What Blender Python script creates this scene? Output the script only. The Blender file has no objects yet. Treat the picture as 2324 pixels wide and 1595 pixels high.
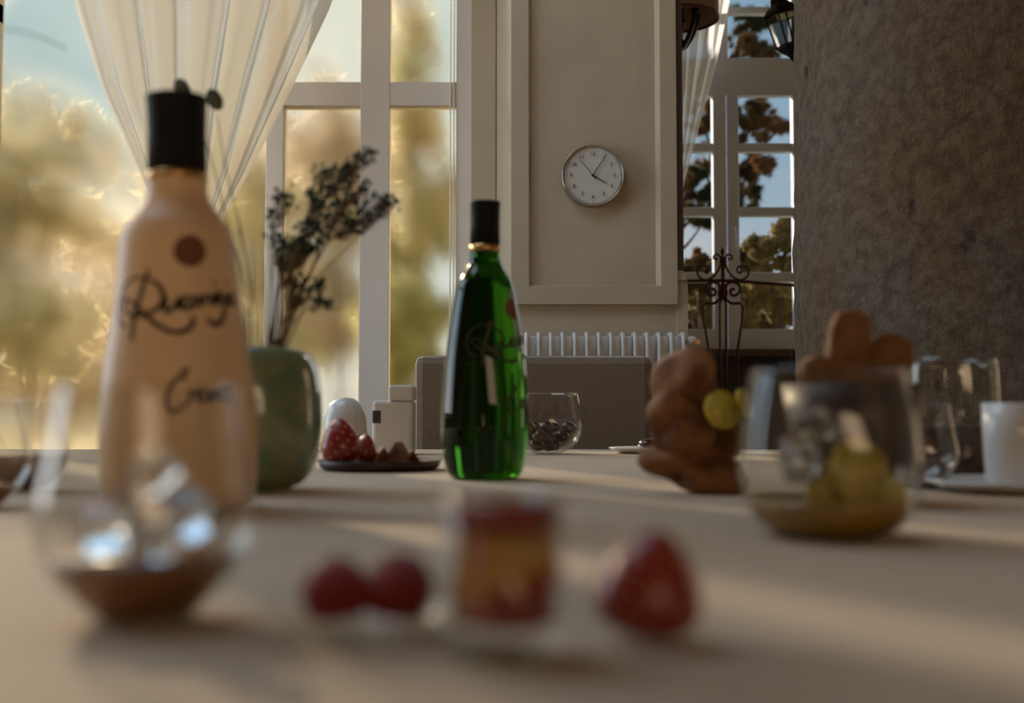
import bpy, math, random
from mathutils import Vector, Matrix, noise as mnoise
PI = math.pi
random.seed(7)
scene = bpy.context.scene
COL = scene.collection

# ------------------------------------------------------------------ camera, light, exposure
F = 2600.0            # focal length in pixels of the 2324x1595 frame
CAMZ, TZ = 0.83, 0.75
TH = math.radians(3.03)
cd = bpy.data.cameras.new('camera'); cam = bpy.data.objects.new('camera', cd); COL.objects.link(cam)
cam.location = (0, 0, CAMZ); cam.rotation_euler = (PI/2 + TH, 0, 0)
cd.sensor_width = 36.0; cd.lens = F/2324*36.0; cd.clip_start = 0.02; cd.clip_end = 300
cd.dof.use_dof = True; cd.dof.focus_distance = 2.8; cd.dof.aperture_fstop = 3.6
scene.camera = cam
scene.view_settings.view_transform = 'Standard'; scene.view_settings.look = 'None'
scene.view_settings.gamma = 1.0; scene.view_settings.use_curve_mapping = False
scene.view_settings.exposure = 2.38
cy = scene.cycles
cy.max_bounces = 14; cy.transparent_max_bounces = 24; cy.transmission_bounces = 12; cy.diffuse_bounces = 5; cy.glossy_bounces = 6
cy.caustics_refractive = False; cy.caustics_reflective = False; cy.sample_clamp_indirect = 6.0; cy.blur_glossy = 0.5

SUN_TRAVEL = Vector((0.50, -0.80, -0.396)).normalized()
w = bpy.data.worlds.new('world'); scene.world = w; w.use_nodes = True
nt = w.node_tree; nt.nodes.clear()
wo = nt.nodes.new('ShaderNodeOutputWorld'); bg = nt.nodes.new('ShaderNodeBackground')
tc = nt.nodes.new('ShaderNodeTexCoord'); sep = nt.nodes.new('ShaderNodeSeparateXYZ'); sky = nt.nodes.new('ShaderNodeValToRGB')
for e, (p, c) in zip([sky.color_ramp.elements[0], sky.color_ramp.elements[1]], [(0.0, (0.78, 0.80, 0.80)), (0.6, (0.22, 0.40, 0.62))]): e.position = p; e.color = (*c, 1)
e = sky.color_ramp.elements.new(0.22); e.color = (0.42, 0.62, 0.78, 1)
e = sky.color_ramp.elements.new(-0.0); e.position = 0.0
mp = nt.nodes.new('ShaderNodeMapping'); mp.inputs['Scale'].default_value = (1, 1, 2.6)
nz = nt.nodes.new('ShaderNodeTexNoise'); nz.inputs['Scale'].default_value = 3.2; nz.inputs['Detail'].default_value = 6
rmp = nt.nodes.new('ShaderNodeValToRGB'); rmp.color_ramp.elements[0].position = 0.45; rmp.color_ramp.elements[1].position = 0.72
mx = nt.nodes.new('ShaderNodeMix'); mx.data_type = 'RGBA'
nt.links.new(tc.outputs['Generated'], sep.inputs[0]); nt.links.new(sep.outputs[2], sky.inputs[0])
nt.links.new(tc.outputs['Generated'], mp.inputs[0]); nt.links.new(mp.outputs[0], nz.inputs['Vector'])
nt.links.new(nz.outputs[0], rmp.inputs[0]); nt.links.new(rmp.outputs[0], mx.inputs[0])
nt.links.new(sky.outputs[0], mx.inputs[6]); mx.inputs[7].default_value = (0.88, 0.87, 0.84, 1)
nt.links.new(mx.outputs[2], bg.inputs[0]); nt.links.new(bg.outputs[0], wo.inputs[0])
bg.inputs[1].default_value = 1.0
sd = bpy.data.lights.new('sun', 'SUN'); sd.energy = 13.0; sd.angle = math.radians(0.7); sd.color = (1.0, 0.89, 0.76)
sun = bpy.data.objects.new('sun', sd); COL.objects.link(sun); sun.location = (-6, 8, 8)
sun.rotation_euler = SUN_TRAVEL.to_track_quat('-Z', 'Y').to_euler()

def portal(name, loc, sx, sy, rot):
    l = bpy.data.lights.new(name, 'AREA'); l.shape = 'RECTANGLE'; l.size = sx; l.size_y = sy
    l.cycles.is_portal = True
    o = bpy.data.objects.new(name, l); COL.objects.link(o); o.location = loc; o.rotation_euler = rot
portal('daylight_portal_garden', (-1.6, 4.75, 2.15), 3.6, 3.2, (-PI/2, 0, 0))
portal('daylight_portal_added_roof', (-1.6, 1.9, 4.28), 2.2, 2.0, (0, 0, 0))  # samples sky through the added ceiling opening
portal('daylight_portal_alcove', (1.6, 6.35, 2.2), 2.4, 2.8, (-PI/2, 0, 0))
portal('daylight_portal_added_west', (-3.65, 2.88, 2.15), 2.7, 2.4, (0, -PI/2, 0))  # samples sky through the added, unseen west window

# ------------------------------------------------------------------ helpers
def at(px, py, Y):
    u = (px-1162)/F; v = (797.5-py)/F
    k = Y/(math.cos(TH)-v*math.sin(TH))
    return Vector((u*k, Y, CAMZ + k*(math.sin(TH)+v*math.cos(TH))))
def mpp(Y): return Y/F

def mat(name, color, rough=0.6, metal=0.0, trans=0.0, ior=1.45, color2=None, nscale=20, ndetail=4, bump=0.0, bscale=60, bdist=0.002,
        coat=0.0, sss=0.0, sheen=0.0, stretch=(1, 1, 1), lo=0.35, hi=0.65, spec=0.5):
    m = bpy.data.materials.new(name); m.use_nodes = True
    n = m.node_tree; b = n.nodes['Principled BSDF']
    b.inputs['Base Color'].default_value = (*color, 1); b.inputs['Roughness'].default_value = rough
    b.inputs['Metallic'].default_value = metal; b.inputs['Transmission Weight'].default_value = trans
    b.inputs['IOR'].default_value = ior; b.inputs['Coat Weight'].default_value = coat; b.inputs['Coat Roughness'].default_value = 0.06
    b.inputs['Subsurface Weight'].default_value = sss; b.inputs['Subsurface Radius'].default_value = (0.01, 0.005, 0.003)
    b.inputs['Sheen Weight'].default_value = sheen; b.inputs['Specular IOR Level'].default_value = spec
    t = n.nodes.new('ShaderNodeTexCoord'); mpn = n.nodes.new('ShaderNodeMapping'); mpn.inputs['Scale'].default_value = stretch
    n.links.new(t.outputs['Object'], mpn.inputs[0])
    if color2:
        z = n.nodes.new('ShaderNodeTexNoise'); z.inputs['Scale'].default_value = nscale; z.inputs['Detail'].default_value = ndetail
        r = n.nodes.new('ShaderNodeValToRGB'); r.color_ramp.elements[0].position = lo; r.color_ramp.elements[1].position = hi
        r.color_ramp.elements[0].color = (*color, 1); r.color_ramp.elements[1].color = (*color2, 1)
        n.links.new(mpn.outputs[0], z.inputs['Vector']); n.links.new(z.outputs[0], r.inputs[0]); n.links.new(r.outputs[0], b.inputs['Base Color'])
    if bump:
        z = n.nodes.new('ShaderNodeTexNoise'); z.inputs['Scale'].default_value = bscale; z.inputs['Detail'].default_value = 5
        bp = n.nodes.new('ShaderNodeBump'); bp.inputs['Strength'].default_value = bump; bp.inputs['Distance'].default_value = bdist
        n.links.new(mpn.outputs[0], z.inputs['Vector']); n.links.new(z.outputs[0], bp.inputs['Height']); n.links.new(bp.outputs[0], b.inputs['Normal'])
    return m

def thin_glass(name, tint=(0.97, 0.98, 0.97), boost=1.0):
    m = bpy.data.materials.new(name); m.use_nodes = True; n = m.node_tree; n.nodes.clear()
    o = n.nodes.new('ShaderNodeOutputMaterial'); tr = n.nodes.new('ShaderNodeBsdfTransparent'); tr.inputs[0].default_value = (*tint, 1)
    g = n.nodes.new('ShaderNodeBsdfGlossy'); g.inputs['Roughness'].default_value = 0.03
    fr = n.nodes.new('ShaderNodeLayerWeight'); fr.inputs[0].default_value = 0.5
    pw = n.nodes.new('ShaderNodeMath'); pw.operation = 'POWER'; pw.inputs[1].default_value = 4.0
    mu = n.nodes.new('ShaderNodeMath'); mu.operation = 'MULTIPLY_ADD'; mu.inputs[1].default_value = 0.55*boost; mu.inputs[2].default_value = 0.035*boost; mu.use_clamp = True
    x = n.nodes.new('ShaderNodeMixShader')
    n.links.new(fr.outputs['Facing'], pw.inputs[0]); n.links.new(pw.outputs[0], mu.inputs[0]); n.links.new(mu.outputs[0], x.inputs[0]); n.links.new(tr.outputs[0], x.inputs[1]); n.links.new(g.outputs[0], x.inputs[2]); n.links.new(x.outputs[0], o.inputs[0])
    return m

def frosted(name, clear=0.36, rough=0.34):
    m = bpy.data.materials.new(name); m.use_nodes = True; n = m.node_tree; n.nodes.clear()
    o = n.nodes.new('ShaderNodeOutputMaterial'); tr = n.nodes.new('ShaderNodeBsdfTransparent'); tr.inputs[0].default_value = (0.46, 0.44, 0.39, 1)
    rf = n.nodes.new('ShaderNodeBsdfRefraction'); rf.inputs['Roughness'].default_value = rough; rf.inputs[0].default_value = (0.46, 0.44, 0.39, 1); rf.inputs['IOR'].default_value = 1.12
    x = n.nodes.new('ShaderNodeMixShader'); x.inputs[0].default_value = clear
    n.links.new(rf.outputs[0], x.inputs[1]); n.links.new(tr.outputs[0], x.inputs[2]); n.links.new(x.outputs[0], o.inputs[0])
    return m

def leaf_mat(name, c1, c2, tl=0.5, scale=1.5):
    m = bpy.data.materials.new(name); m.use_nodes = True; n = m.node_tree; n.nodes.clear()
    o = n.nodes.new('ShaderNodeOutputMaterial'); d = n.nodes.new('ShaderNodeBsdfDiffuse'); t = n.nodes.new('ShaderNodeBsdfTranslucent')
    x = n.nodes.new('ShaderNodeMixShader'); x.inputs[0].default_value = tl
    tc_ = n.nodes.new('ShaderNodeTexCoord'); z = n.nodes.new('ShaderNodeTexNoise'); z.inputs['Scale'].default_value = scale; z.inputs['Detail'].default_value = 6
    r = n.nodes.new('ShaderNodeValToRGB'); r.color_ramp.elements[0].position = 0.4; r.color_ramp.elements[1].position = 0.6
    r.color_ramp.elements[0].color = (*c1, 1); r.color_ramp.elements[1].color = (*c2, 1)
    n.links.new(tc_.outputs['Object'], z.inputs['Vector']); n.links.new(z.outputs[0], r.inputs[0])
    n.links.new(r.outputs[0], d.inputs[0]); n.links.new(r.outputs[0], t.inputs[0])
    n.links.new(d.outputs[0], x.inputs[1]); n.links.new(t.outputs[0], x.inputs[2]); n.links.new(x.outputs[0], o.inputs[0])
    return m

def sheer_mat(name, c, alpha):
    m = bpy.data.materials.new(name); m.use_nodes = True; n = m.node_tree; n.nodes.clear()
    o = n.nodes.new('ShaderNodeOutputMaterial'); d = n.nodes.new('ShaderNodeBsdfDiffuse'); t = n.nodes.new('ShaderNodeBsdfTranslucent')
    d.inputs[0].default_value = (*c, 1); t.inputs[0].default_value = (*c, 1)
    x = n.nodes.new('ShaderNodeMixShader'); x.inputs[0].default_value = 0.6
    tr = n.nodes.new('ShaderNodeBsdfTransparent'); y = n.nodes.new('ShaderNodeMixShader'); y.inputs[0].default_value = alpha
    n.links.new(d.outputs[0], x.inputs[1]); n.links.new(t.outputs[0], x.inputs[2])
    n.links.new(tr.outputs[0], y.inputs[1]); n.links.new(x.outputs[0], y.inputs[2]); n.links.new(y.outputs[0], o.inputs[0])
    return m

class MB:
    def __init__(s): s.v = []; s.f = []; s.smooth = []
    def add(s, vs, fs, smooth=False):
        o = len(s.v); s.v += [tuple(p) for p in vs]; s.f += [tuple(i+o for i in f) for f in fs]; s.smooth += [smooth]*len(fs); return s
    def box(s, x0, x1, y0, y1, z0, z1):
        x0, x1 = min(x0, x1), max(x0, x1); y0, y1 = min(y0, y1), max(y0, y1); z0, z1 = min(z0, z1), max(z0, z1)
        v = [(x0, y0, z0), (x1, y0, z0), (x1, y1, z0), (x0, y1, z0), (x0, y0, z1), (x1, y0, z1), (x1, y1, z1), (x0, y1, z1)]
        return s.add(v, [(0, 3, 2, 1), (4, 5, 6, 7), (0, 1, 5, 4), (1, 2, 6, 5), (2, 3, 7, 6), (3, 0, 4, 7)])
    def lathe(s, prof, seg=48, c=(0, 0, 0), smooth=True, closed=False):
        vs = []; fs = []; n = len(prof)
        for (r, z) in prof:
            for k in range(seg):
                a = 2*PI*k/seg; vs.append((c[0]+r*math.cos(a), c[1]+r*math.sin(a), c[2]+z))
        m = n if closed else n-1
        for i in range(m):
            j = (i+1) % n
            for k in range(seg):
                k2 = (k+1) % seg
                fs.append((i*seg+k, i*seg+k2, j*seg+k2, j*seg+k))
        if not closed:
            s.add(vs, fs, smooth)
            if prof[0][0] > 1e-6: s.add(vs[:seg], [tuple(reversed(range(seg)))], False)
            if prof[-1][0] > 1e-6: s.add(vs[(n-1)*seg:], [tuple(range(seg))], False)
            return s
        return s.add(vs, fs, smooth)
    def tube(s, pts, r, seg=6, taper=None, smooth=True):
        pts = [Vector(p) for p in pts]; n = len(pts)
        if n < 2: return s
        vs = []; fs = []
        up = Vector((0.13, 0.97, 0.21)); prev = None
        for i, p in enumerate(pts):
            t = (pts[min(i+1, n-1)]-pts[max(i-1, 0)])
            t = t.normalized() if t.length > 1e-9 else Vector((0, 0, 1))
            if prev is None:
                a = t.cross(up)
                if a.length < 1e-3: a = t.cross(Vector((1, 0, 0)))
            else: a = prev - t*prev.dot(t)
            a.normalize(); prev = a; b = t.cross(a)
            rr = r if taper is None else r*(1+(taper-1)*i/(n-1))
            for k in range(seg):
                g = 2*PI*k/seg; vs.append(p+(a*math.cos(g)+b*math.sin(g))*rr)
        for i in range(n-1):
            for k in range(seg):
                k2 = (k+1) % seg; fs.append((i*seg+k, i*seg+k2, (i+1)*seg+k2, (i+1)*seg+k))
        fs.append(tuple(reversed(range(seg)))); fs.append(tuple((n-1)*seg+k for k in range(seg)))
        return s.add(vs, fs, smooth)
    def ball(s, c, r, seg=14, rings=9, sx=1, sy=1, sz=1, dis=0.0, dscale=30, rot=None, bumps=0.0):
        vs = []; fs = []; c = Vector(c)
        for i in range(rings+1):
            ph = PI*i/rings
            for k in range(seg):
                a = 2*PI*k/seg
                d = Vector((math.sin(ph)*math.cos(a)*sx, math.sin(ph)*math.sin(a)*sy, math.cos(ph)*sz))
                q = 1.0
                if dis: q += dis*mnoise.noise((c+d*r)*dscale)
                if bumps: q += bumps*abs(math.sin(a*5+(i % 2)*PI/2)*math.sin(ph*8))
                p = d*r*q
                if rot is not None: p = rot @ p
                vs.append(c+p)
        for i in range(rings):
            for k in range(seg):
                k2 = (k+1) % seg; fs.append((i*seg+k, (i+1)*seg+k, (i+1)*seg+k2, i*seg+k2))
        return s.add(vs, fs, True)
    def grid(s, fn, nu, nv, smooth=True):
        vs = [fn(i/nu, j/nv) for j in range(nv+1) for i in range(nu+1)]
        fs = [(j*(nu+1)+i, j*(nu+1)+i+1, (j+1)*(nu+1)+i+1, (j+1)*(nu+1)+i) for j in range(nv) for i in range(nu)]
        return s.add(vs, fs, smooth)
    def build(s, name, material, parent=None, loc=None, bevel=0.0, solid=0.0, local=False):
        me = bpy.data.meshes.new(name)
        vs = s.v
        if parent is not None and not local:
            inv = parent_world(parent).inverted(); vs = [tuple(inv @ Vector(p)) for p in vs]
        if loc is not None: L = Vector(loc); vs = [tuple(Vector(p)-L) for p in vs]
        me.from_pydata(vs, [], s.f); me.polygons.foreach_set('use_smooth', s.smooth); me.update()
        o = bpy.data.objects.new(name, me); COL.objects.link(o); me.materials.append(material)
        if loc is not None: o.location = loc
        if parent is not None: o.parent = parent
        if bevel:
            b = o.modifiers.new('bevel', 'BEVEL'); b.width = bevel; b.segments = 2; b.limit_method = 'ANGLE'
        if solid:
            b = o.modifiers.new('solidify', 'SOLIDIFY'); b.thickness = solid
        return o

def parent_world(p):
    M = Matrix.Identity(4)
    while p is not None:
        M = Matrix.LocRotScale(p.location, p.rotation_euler, p.scale) @ M; p = p.parent
    return M

def tag(o, label=None, cat=None, group=None, kind=None):
    if label: o['label'] = label
    if cat: o['category'] = cat
    if group: o['group'] = group
    if kind: o['kind'] = kind
    return o
def thing(name, loc, label, cat, group=None, rot=(0, 0, 0)):
    o = bpy.data.objects.new(name, None); o.empty_display_size = 0.05; COL.objects.link(o)
    o.location = loc; o.rotation_euler = rot
    return tag(o, label, cat, group)
def struct(name, mb, m, bevel=0.0, parent=None, **k):
    o = mb.build(name, m, parent, bevel=bevel, **k)
    if parent is None: o['kind'] = 'structure'
    return o
def copy_tree(o, parent=None):
    c = o.copy(); COL.objects.link(c); c.parent = parent
    for ch in [x for x in bpy.data.objects if x.parent == o]: copy_tree(ch, c)
    return c
def bez(pts, n=12):
    """Catmull-Rom through points"""
    P = [Vector(p) for p in pts]; P = [P[0]*2-P[1]] + P + [P[-1]*2-P[-2]]; out = []
    for i in range(1, len(P)-2):
        for k in range(n):
            t = k/n; a, b, c, d = P[i-1], P[i], P[i+1], P[i+2]
            out.append(0.5*((2*b)+(c-a)*t+(2*a-5*b+4*c-d)*t*t+(3*b-a-3*c+d)*t**3))
    out.append(P[-2]); return out

# ------------------------------------------------------------------ materials
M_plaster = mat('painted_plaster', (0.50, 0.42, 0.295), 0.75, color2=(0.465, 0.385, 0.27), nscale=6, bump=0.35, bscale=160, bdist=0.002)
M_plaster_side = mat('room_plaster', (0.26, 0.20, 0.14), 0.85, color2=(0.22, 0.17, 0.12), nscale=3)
M_dark = mat('dark_painted_plaster', (0.055, 0.05, 0.05), 0.7)
M_sill_shade = mat('dark_sill_and_edge_shade', (0.09, 0.07, 0.06), 0.6)  # brown of the alcove sill; also shade coloured onto the wall edge strip
M_floor = mat('wood_floor', (0.16, 0.10, 0.06), 0.45, color2=(0.10, 0.06, 0.035), nscale=5, stretch=(1, 8, 1))
M_white = mat('white_window_paint', (0.74, 0.81, 0.92), 0.4, color2=(0.70, 0.78, 0.90), nscale=4)
M_cream_paint = mat('cream_window_paint', (0.82, 0.76, 0.67), 0.45, color2=(0.78, 0.72, 0.63), nscale=4)
M_pane = thin_glass('window_glass', (0.36, 0.36, 0.36))
M_frost = frosted('hazy_window_glass')
M_iron = mat('rusty_wrought_iron', (0.085, 0.022, 0.014), 0.6, metal=0.3, color2=(0.05, 0.016, 0.012), nscale=60)
M_black_iron = mat('blackened_iron', (0.015, 0.013, 0.012), 0.5, metal=0.6)
M_shade = mat('grey_fabric_shade', (0.30, 0.24, 0.18), 0.85)
M_rim = mat('dark_red_trim', (0.12, 0.03, 0.02), 0.7)
M_cloth = mat('oatmeal_linen', (0.55, 0.405, 0.26), 0.9, color2=(0.50, 0.365, 0.23), nscale=9, bump=0.25, bscale=500, bdist=0.0006, sheen=0.2)
M_wood = mat('oak_wood', (0.22, 0.13, 0.07), 0.5, color2=(0.14, 0.08, 0.04), nscale=14, stretch=(1, 6, 1))
M_walnut = mat('dark_walnut', (0.055, 0.025, 0.014), 0.45, color2=(0.03, 0.014, 0.009), nscale=20, stretch=(1, 5, 1))
M_uph = mat('grey_beige_upholstery', (0.23, 0.185, 0.14), 0.95, color2=(0.20, 0.16, 0.125), nscale=90, sheen=0.3)
M_rad = mat('white_radiator_enamel', (0.74, 0.72, 0.68), 0.35)
M_brass = mat('brass', (0.45, 0.26, 0.10), 0.35, metal=1.0)
M_glass = thin_glass('clear_drinking_glass', (0.97, 0.965, 0.95), 1.0)
M_blackcap = mat('black_plastic_cap', (0.010, 0.009, 0.009), 0.6, spec=0.2)
M_gold = mat('gold_foil', (0.60, 0.36, 0.13), 0.3, metal=0.9)
M_creambottle = mat('matt_cream_bottle_glass', (0.86, 0.60, 0.36), 0.42, color2=(0.84, 0.58, 0.345), nscale=8, spec=0.4)
M_ink = mat('dark_brown_ink', (0.03, 0.010, 0.008), 0.6)
M_seal = mat('reddish_brown_print', (0.20, 0.07, 0.035), 0.7)
M_goldink = mat('faded_gold_ink', (0.035, 0.035, 0.012), 0.5)
M_green = mat('green_bottle_glass', (0.014, 0.085, 0.005), 0.03, trans=1.0, ior=1.36)
M_liqueur = mat('cream_liqueur', (0.33, 0.155, 0.07), 0.3, coat=0.4, color2=(0.26, 0.115, 0.05), nscale=40)
M_darkliq = mat('dark_brown_drink', (0.07, 0.022, 0.012), 0.2, coat=0.5)
M_yellowliq = mat('amber_citrus_drink', (0.55, 0.30, 0.03), 0.1, coat=0.4, trans=0.35)
M_ice = mat('ice', (0.93, 0.95, 0.96), 0.12, trans=0.9, ior=1.31)
M_lemon = mat('lemon_flesh', (0.62, 0.52, 0.09), 0.4, color2=(0.52, 0.42, 0.06), nscale=60, coat=0.3)
M_peel = mat('lemon_peel', (0.70, 0.52, 0.03), 0.4)
M_pastry = mat('golden_brown_pastry', (0.36, 0.165, 0.055), 0.75, color2=(0.13, 0.04, 0.014), nscale=28, bump=0.6, bscale=90, bdist=0.003, lo=0.3, hi=0.7)
M_toast = mat('toasted_bread', (0.28, 0.14, 0.055), 0.8, color2=(0.20, 0.09, 0.033), nscale=60, bump=0.5, bscale=160, bdist=0.001)
M_straw = mat('strawberry_red', (0.30, 0.012, 0.009), 0.4, color2=(0.22, 0.008, 0.007), nscale=30, coat=0.35, sss=0.1, bump=0.3, bscale=500, bdist=0.001)
M_cut = mat('strawberry_flesh', (0.58, 0.14, 0.06), 0.5, color2=(0.45, 0.05, 0.03), nscale=40)
M_custard = mat('vanilla_custard', (0.62, 0.40, 0.12), 0.5, color2=(0.55, 0.32, 0.09), nscale=50, sss=0.1)
M_pinkc = mat('pink_cream', (0.60, 0.30, 0.22), 0.5)
M_jam = mat('strawberry_jam', (0.33, 0.02, 0.016), 0.2, coat=0.6, color2=(0.22, 0.012, 0.01), nscale=60)
M_china = mat('white_china', (0.72, 0.70, 0.66), 0.3, coat=0.3)
M_stemg = mat('dry_brown_stem', (0.17, 0.10, 0.05), 0.8)
M_floret = mat('dark_teal_floret', (0.004, 0.055, 0.040), 0.95, color2=(0.02, 0.04, 0.018), nscale=120)
M_grass = mat('pale_dry_grass', (0.62, 0.48, 0.28), 0.8)
M_euc = mat('grey_green_leaf', (0.09, 0.11, 0.08), 0.7)
M_crumb = mat('pastry_crumb', (0.42, 0.22, 0.09), 0.8)
M_bark = mat('pine_bark', (0.10, 0.05, 0.03), 0.9, color2=(0.05, 0.03, 0.02), nscale=8)
M_pine = leaf_mat('pine_needles', (0.06, 0.07, 0.032), (0.22, 0.12, 0.055), 0.4, 1.3)
M_hedge = leaf_mat('olive_shrub_leaves', (0.12, 0.12, 0.05), (0.40, 0.31, 0.14), 0.4, 1.6)
M_golden = leaf_mat('golden_shrub_leaves', (0.88, 0.82, 0.60), (0.95, 0.90, 0.78), 0.6, 0.9)
M_olive = leaf_mat('pale_green_shrub_leaves', (0.70, 0.70, 0.42), (0.88, 0.80, 0.62), 0.6, 0.8)
M_rose = leaf_mat('dry_rose_leaves', (0.90, 0.80, 0.66), (0.95, 0.90, 0.82), 0.6, 0.8)
M_ground = mat('dry_lawn', (0.34, 0.27, 0.12), 0.95, color2=(0.22, 0.20, 0.08), nscale=1.5)
M_sheer = sheer_mat('sheer_voile', (0.90, 0.84, 0.72), 0.88)
M_sheer2 = sheer_mat('white_sheer_voile', (0.88, 0.87, 0.83), 0.8)
M_dial = mat('silvered_clock_dial', (0.62, 0.60, 0.53), 0.6, spec=0.2)
M_chrome = mat('polished_steel', (0.62, 0.55, 0.46), 0.18, metal=1.0)
M_black = mat('black_print', (0.01, 0.01, 0.01), 0.5)

# reactive glaze for the vase, granite for the column
M_vase = mat('mottled_green_glaze', (0.11, 0.19, 0.105), 0.28, color2=(0.25, 0.26, 0.13), nscale=34, ndetail=9, coat=0.9, lo=0.38, hi=0.68)
def granite():
    m = bpy.data.materials.new('weathered_granite'); m.use_nodes = True; n = m.node_tree; b = n.nodes['Principled BSDF']
    b.inputs['Roughness'].default_value = 0.85
    t = n.nodes.new('ShaderNodeTexCoord')
    def noi(sc, det, st=(1, 1, 1)):
        q = n.nodes.new('ShaderNodeMapping'); q.inputs['Scale'].default_value = st; n.links.new(t.outputs['Object'], q.inputs[0])
        z = n.nodes.new('ShaderNodeTexNoise'); z.inputs['Scale'].default_value = sc; z.inputs['Detail'].default_value = det; z.inputs['Roughness'].default_value = 0.65
        n.links.new(q.outputs[0], z.inputs['Vector']); return z
    def ramp(z, p0, c0, p1, c1):
        r = n.nodes.new('ShaderNodeValToRGB'); r.color_ramp.elements[0].position = p0; r.color_ramp.elements[1].position = p1
        r.color_ramp.elements[0].color = (*c0, 1); r.color_ramp.elements[1].color = (*c1, 1); n.links.new(z.outputs[0], r.inputs[0]); return r
    def mul(a, b_, f=1.0, bt='MULTIPLY'):
        x = n.nodes.new('ShaderNodeMix'); x.data_type = 'RGBA'; x.blend_type = bt; x.inputs[0].default_value = f
        n.links.new(a.outputs[2 if a.bl_idname == 'ShaderNodeMix' else 0], x.inputs[6]); n.links.new(b_.outputs[0], x.inputs[7]); return x
    big = ramp(noi(2.2, 3, (1, 1, 0.6)), 0.42, (0.185, 0.142, 0.10), 0.62, (0.19, 0.115, 0.055))
    med = ramp(noi(30, 10), 0.36, (0.56, 0.49, 0.43), 0.60, (1, 1, 1))
    pit = ramp(noi(11, 2, (1, 1, 0.7)), 0.27, (0.35, 0.3, 0.27), 0.33, (1, 1, 1))
    c = mul(mul(big, med), pit); n.links.new(c.outputs[2], b.inputs['Base Color'])
    bp = n.nodes.new('ShaderNodeBump'); bp.inputs['Strength'].default_value = 1.0; bp.inputs['Distance'].default_value = 0.02
    hz = noi(38, 8); n.links.new(hz.outputs[0], bp.inputs['Height']); n.links.new(bp.outputs[0], b.inputs['Normal'])
    return m
M_granite = granite()

# ------------------------------------------------------------------ room shell
X_L, X_R, Y_S, Z_C = -3.4, 3.4, -3.2, 4.1
YW = 4.0         # clock wall face
YG = 4.30        # garden window plane
YA = 6.0         # alcove window plane
struct('floor', MB().box(X_L-0.2, X_R+0.2, Y_S-0.2, 6.35, -0.2, 0), M_floor)
kx0, kx1, ky0, ky1 = -2.7, -0.5, 0.9, 2.9     # unseen ceiling opening, added to brighten the tabletop from the left
struct('ceiling', MB().box(X_L-0.2, X_R+0.2, Y_S-0.2, ky0, Z_C, Z_C+0.2).box(X_L-0.2, X_R+0.2, ky1, 6.35, Z_C, Z_C+0.2)
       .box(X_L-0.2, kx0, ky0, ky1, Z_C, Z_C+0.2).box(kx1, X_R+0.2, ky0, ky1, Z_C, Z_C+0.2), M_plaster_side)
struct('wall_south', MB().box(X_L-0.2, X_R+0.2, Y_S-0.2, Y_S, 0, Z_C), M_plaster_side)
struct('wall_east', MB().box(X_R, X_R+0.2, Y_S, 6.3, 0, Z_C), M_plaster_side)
# west wall; its tall unseen window is added to brighten the room
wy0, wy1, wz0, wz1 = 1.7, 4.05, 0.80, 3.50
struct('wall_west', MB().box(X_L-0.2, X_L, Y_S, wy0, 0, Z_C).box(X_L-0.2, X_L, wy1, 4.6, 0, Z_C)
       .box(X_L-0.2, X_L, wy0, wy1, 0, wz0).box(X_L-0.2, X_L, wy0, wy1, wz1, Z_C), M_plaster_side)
fw = MB()
for y in (wy0, 2.5, 3.25, wy1-0.06): fw.box(X_L-0.12, X_L-0.06, y, y+0.06, wz0, wz1)
for z in (wz0, 2.3, wz1-0.06): fw.box(X_L-0.12, X_L-0.06, wy0, wy1, z, z+0.06)
struct('added_west_window', fw, M_white, bevel=0.004)

# clock wall (north) with moulded panel
xw0 = -0.003; xw1 = at(1547, 400, YW).x; xw2 = at(1560, 700, YW).x
zdado = at(1500, 618, YW).z
XS = at(1125, 400, YG).x
m = MB()
# body with a splayed reveal on its left
m.add([(xw0, YW, 0), (xw1, YW, 0), (xw1, 6.2, 0), (XS, 6.2, 0), (XS, YG, 0), (xw0, YW, Z_C), (xw1, YW, Z_C), (xw1, 6.2, Z_C), (XS, 6.2, Z_C), (XS, YG, Z_C)],
      [(0, 1, 6, 5), (1, 2, 7, 6), (2, 3, 8, 7), (3, 4, 9, 8), (4, 0, 5, 9), (5, 6, 7, 8, 9), (4, 3, 2, 1, 0)])
struct('wall_north', m, M_plaster)
struct('wall_edge_shade', MB().box(xw1-0.018, xw1+0.004, YW-0.006, YW+0.03, zdado, Z_C), M_sill_shade)  # dark strip where the wall edge is in shadow; shade is in its colour
m = MB().box(xw1-0.02, xw2, YW-0.012, YW+0.04, 0, zdado-0.03)
m.add([(xw1-0.02, YW-0.02, zdado-0.03), (xw1+0.012, YW-0.02, zdado-0.03), (xw2, YW-0.012, zdado-0.045), (xw2, YW+0.04, zdado-0.045), (xw1-0.02, YW+0.04, zdado-0.03),
       (xw1-0.02, YW-0.02, zdado+0.004), (xw1+0.0, YW-0.02, zdado+0.004), (xw1+0.008, YW+0.0, zdado-0.01), (xw1+0.008, YW+0.04, zdado-0.01), (xw1-0.02, YW+0.04, zdado+0.004)],
      [(0, 1, 6, 5), (1, 2, 7, 6), (2, 3, 8, 7), (3, 4, 9, 8), (4, 0, 5, 9), (5, 6, 7, 8, 9), (4, 3, 2, 1, 0)])
struct('trim_2', m, M_plaster)
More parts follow.
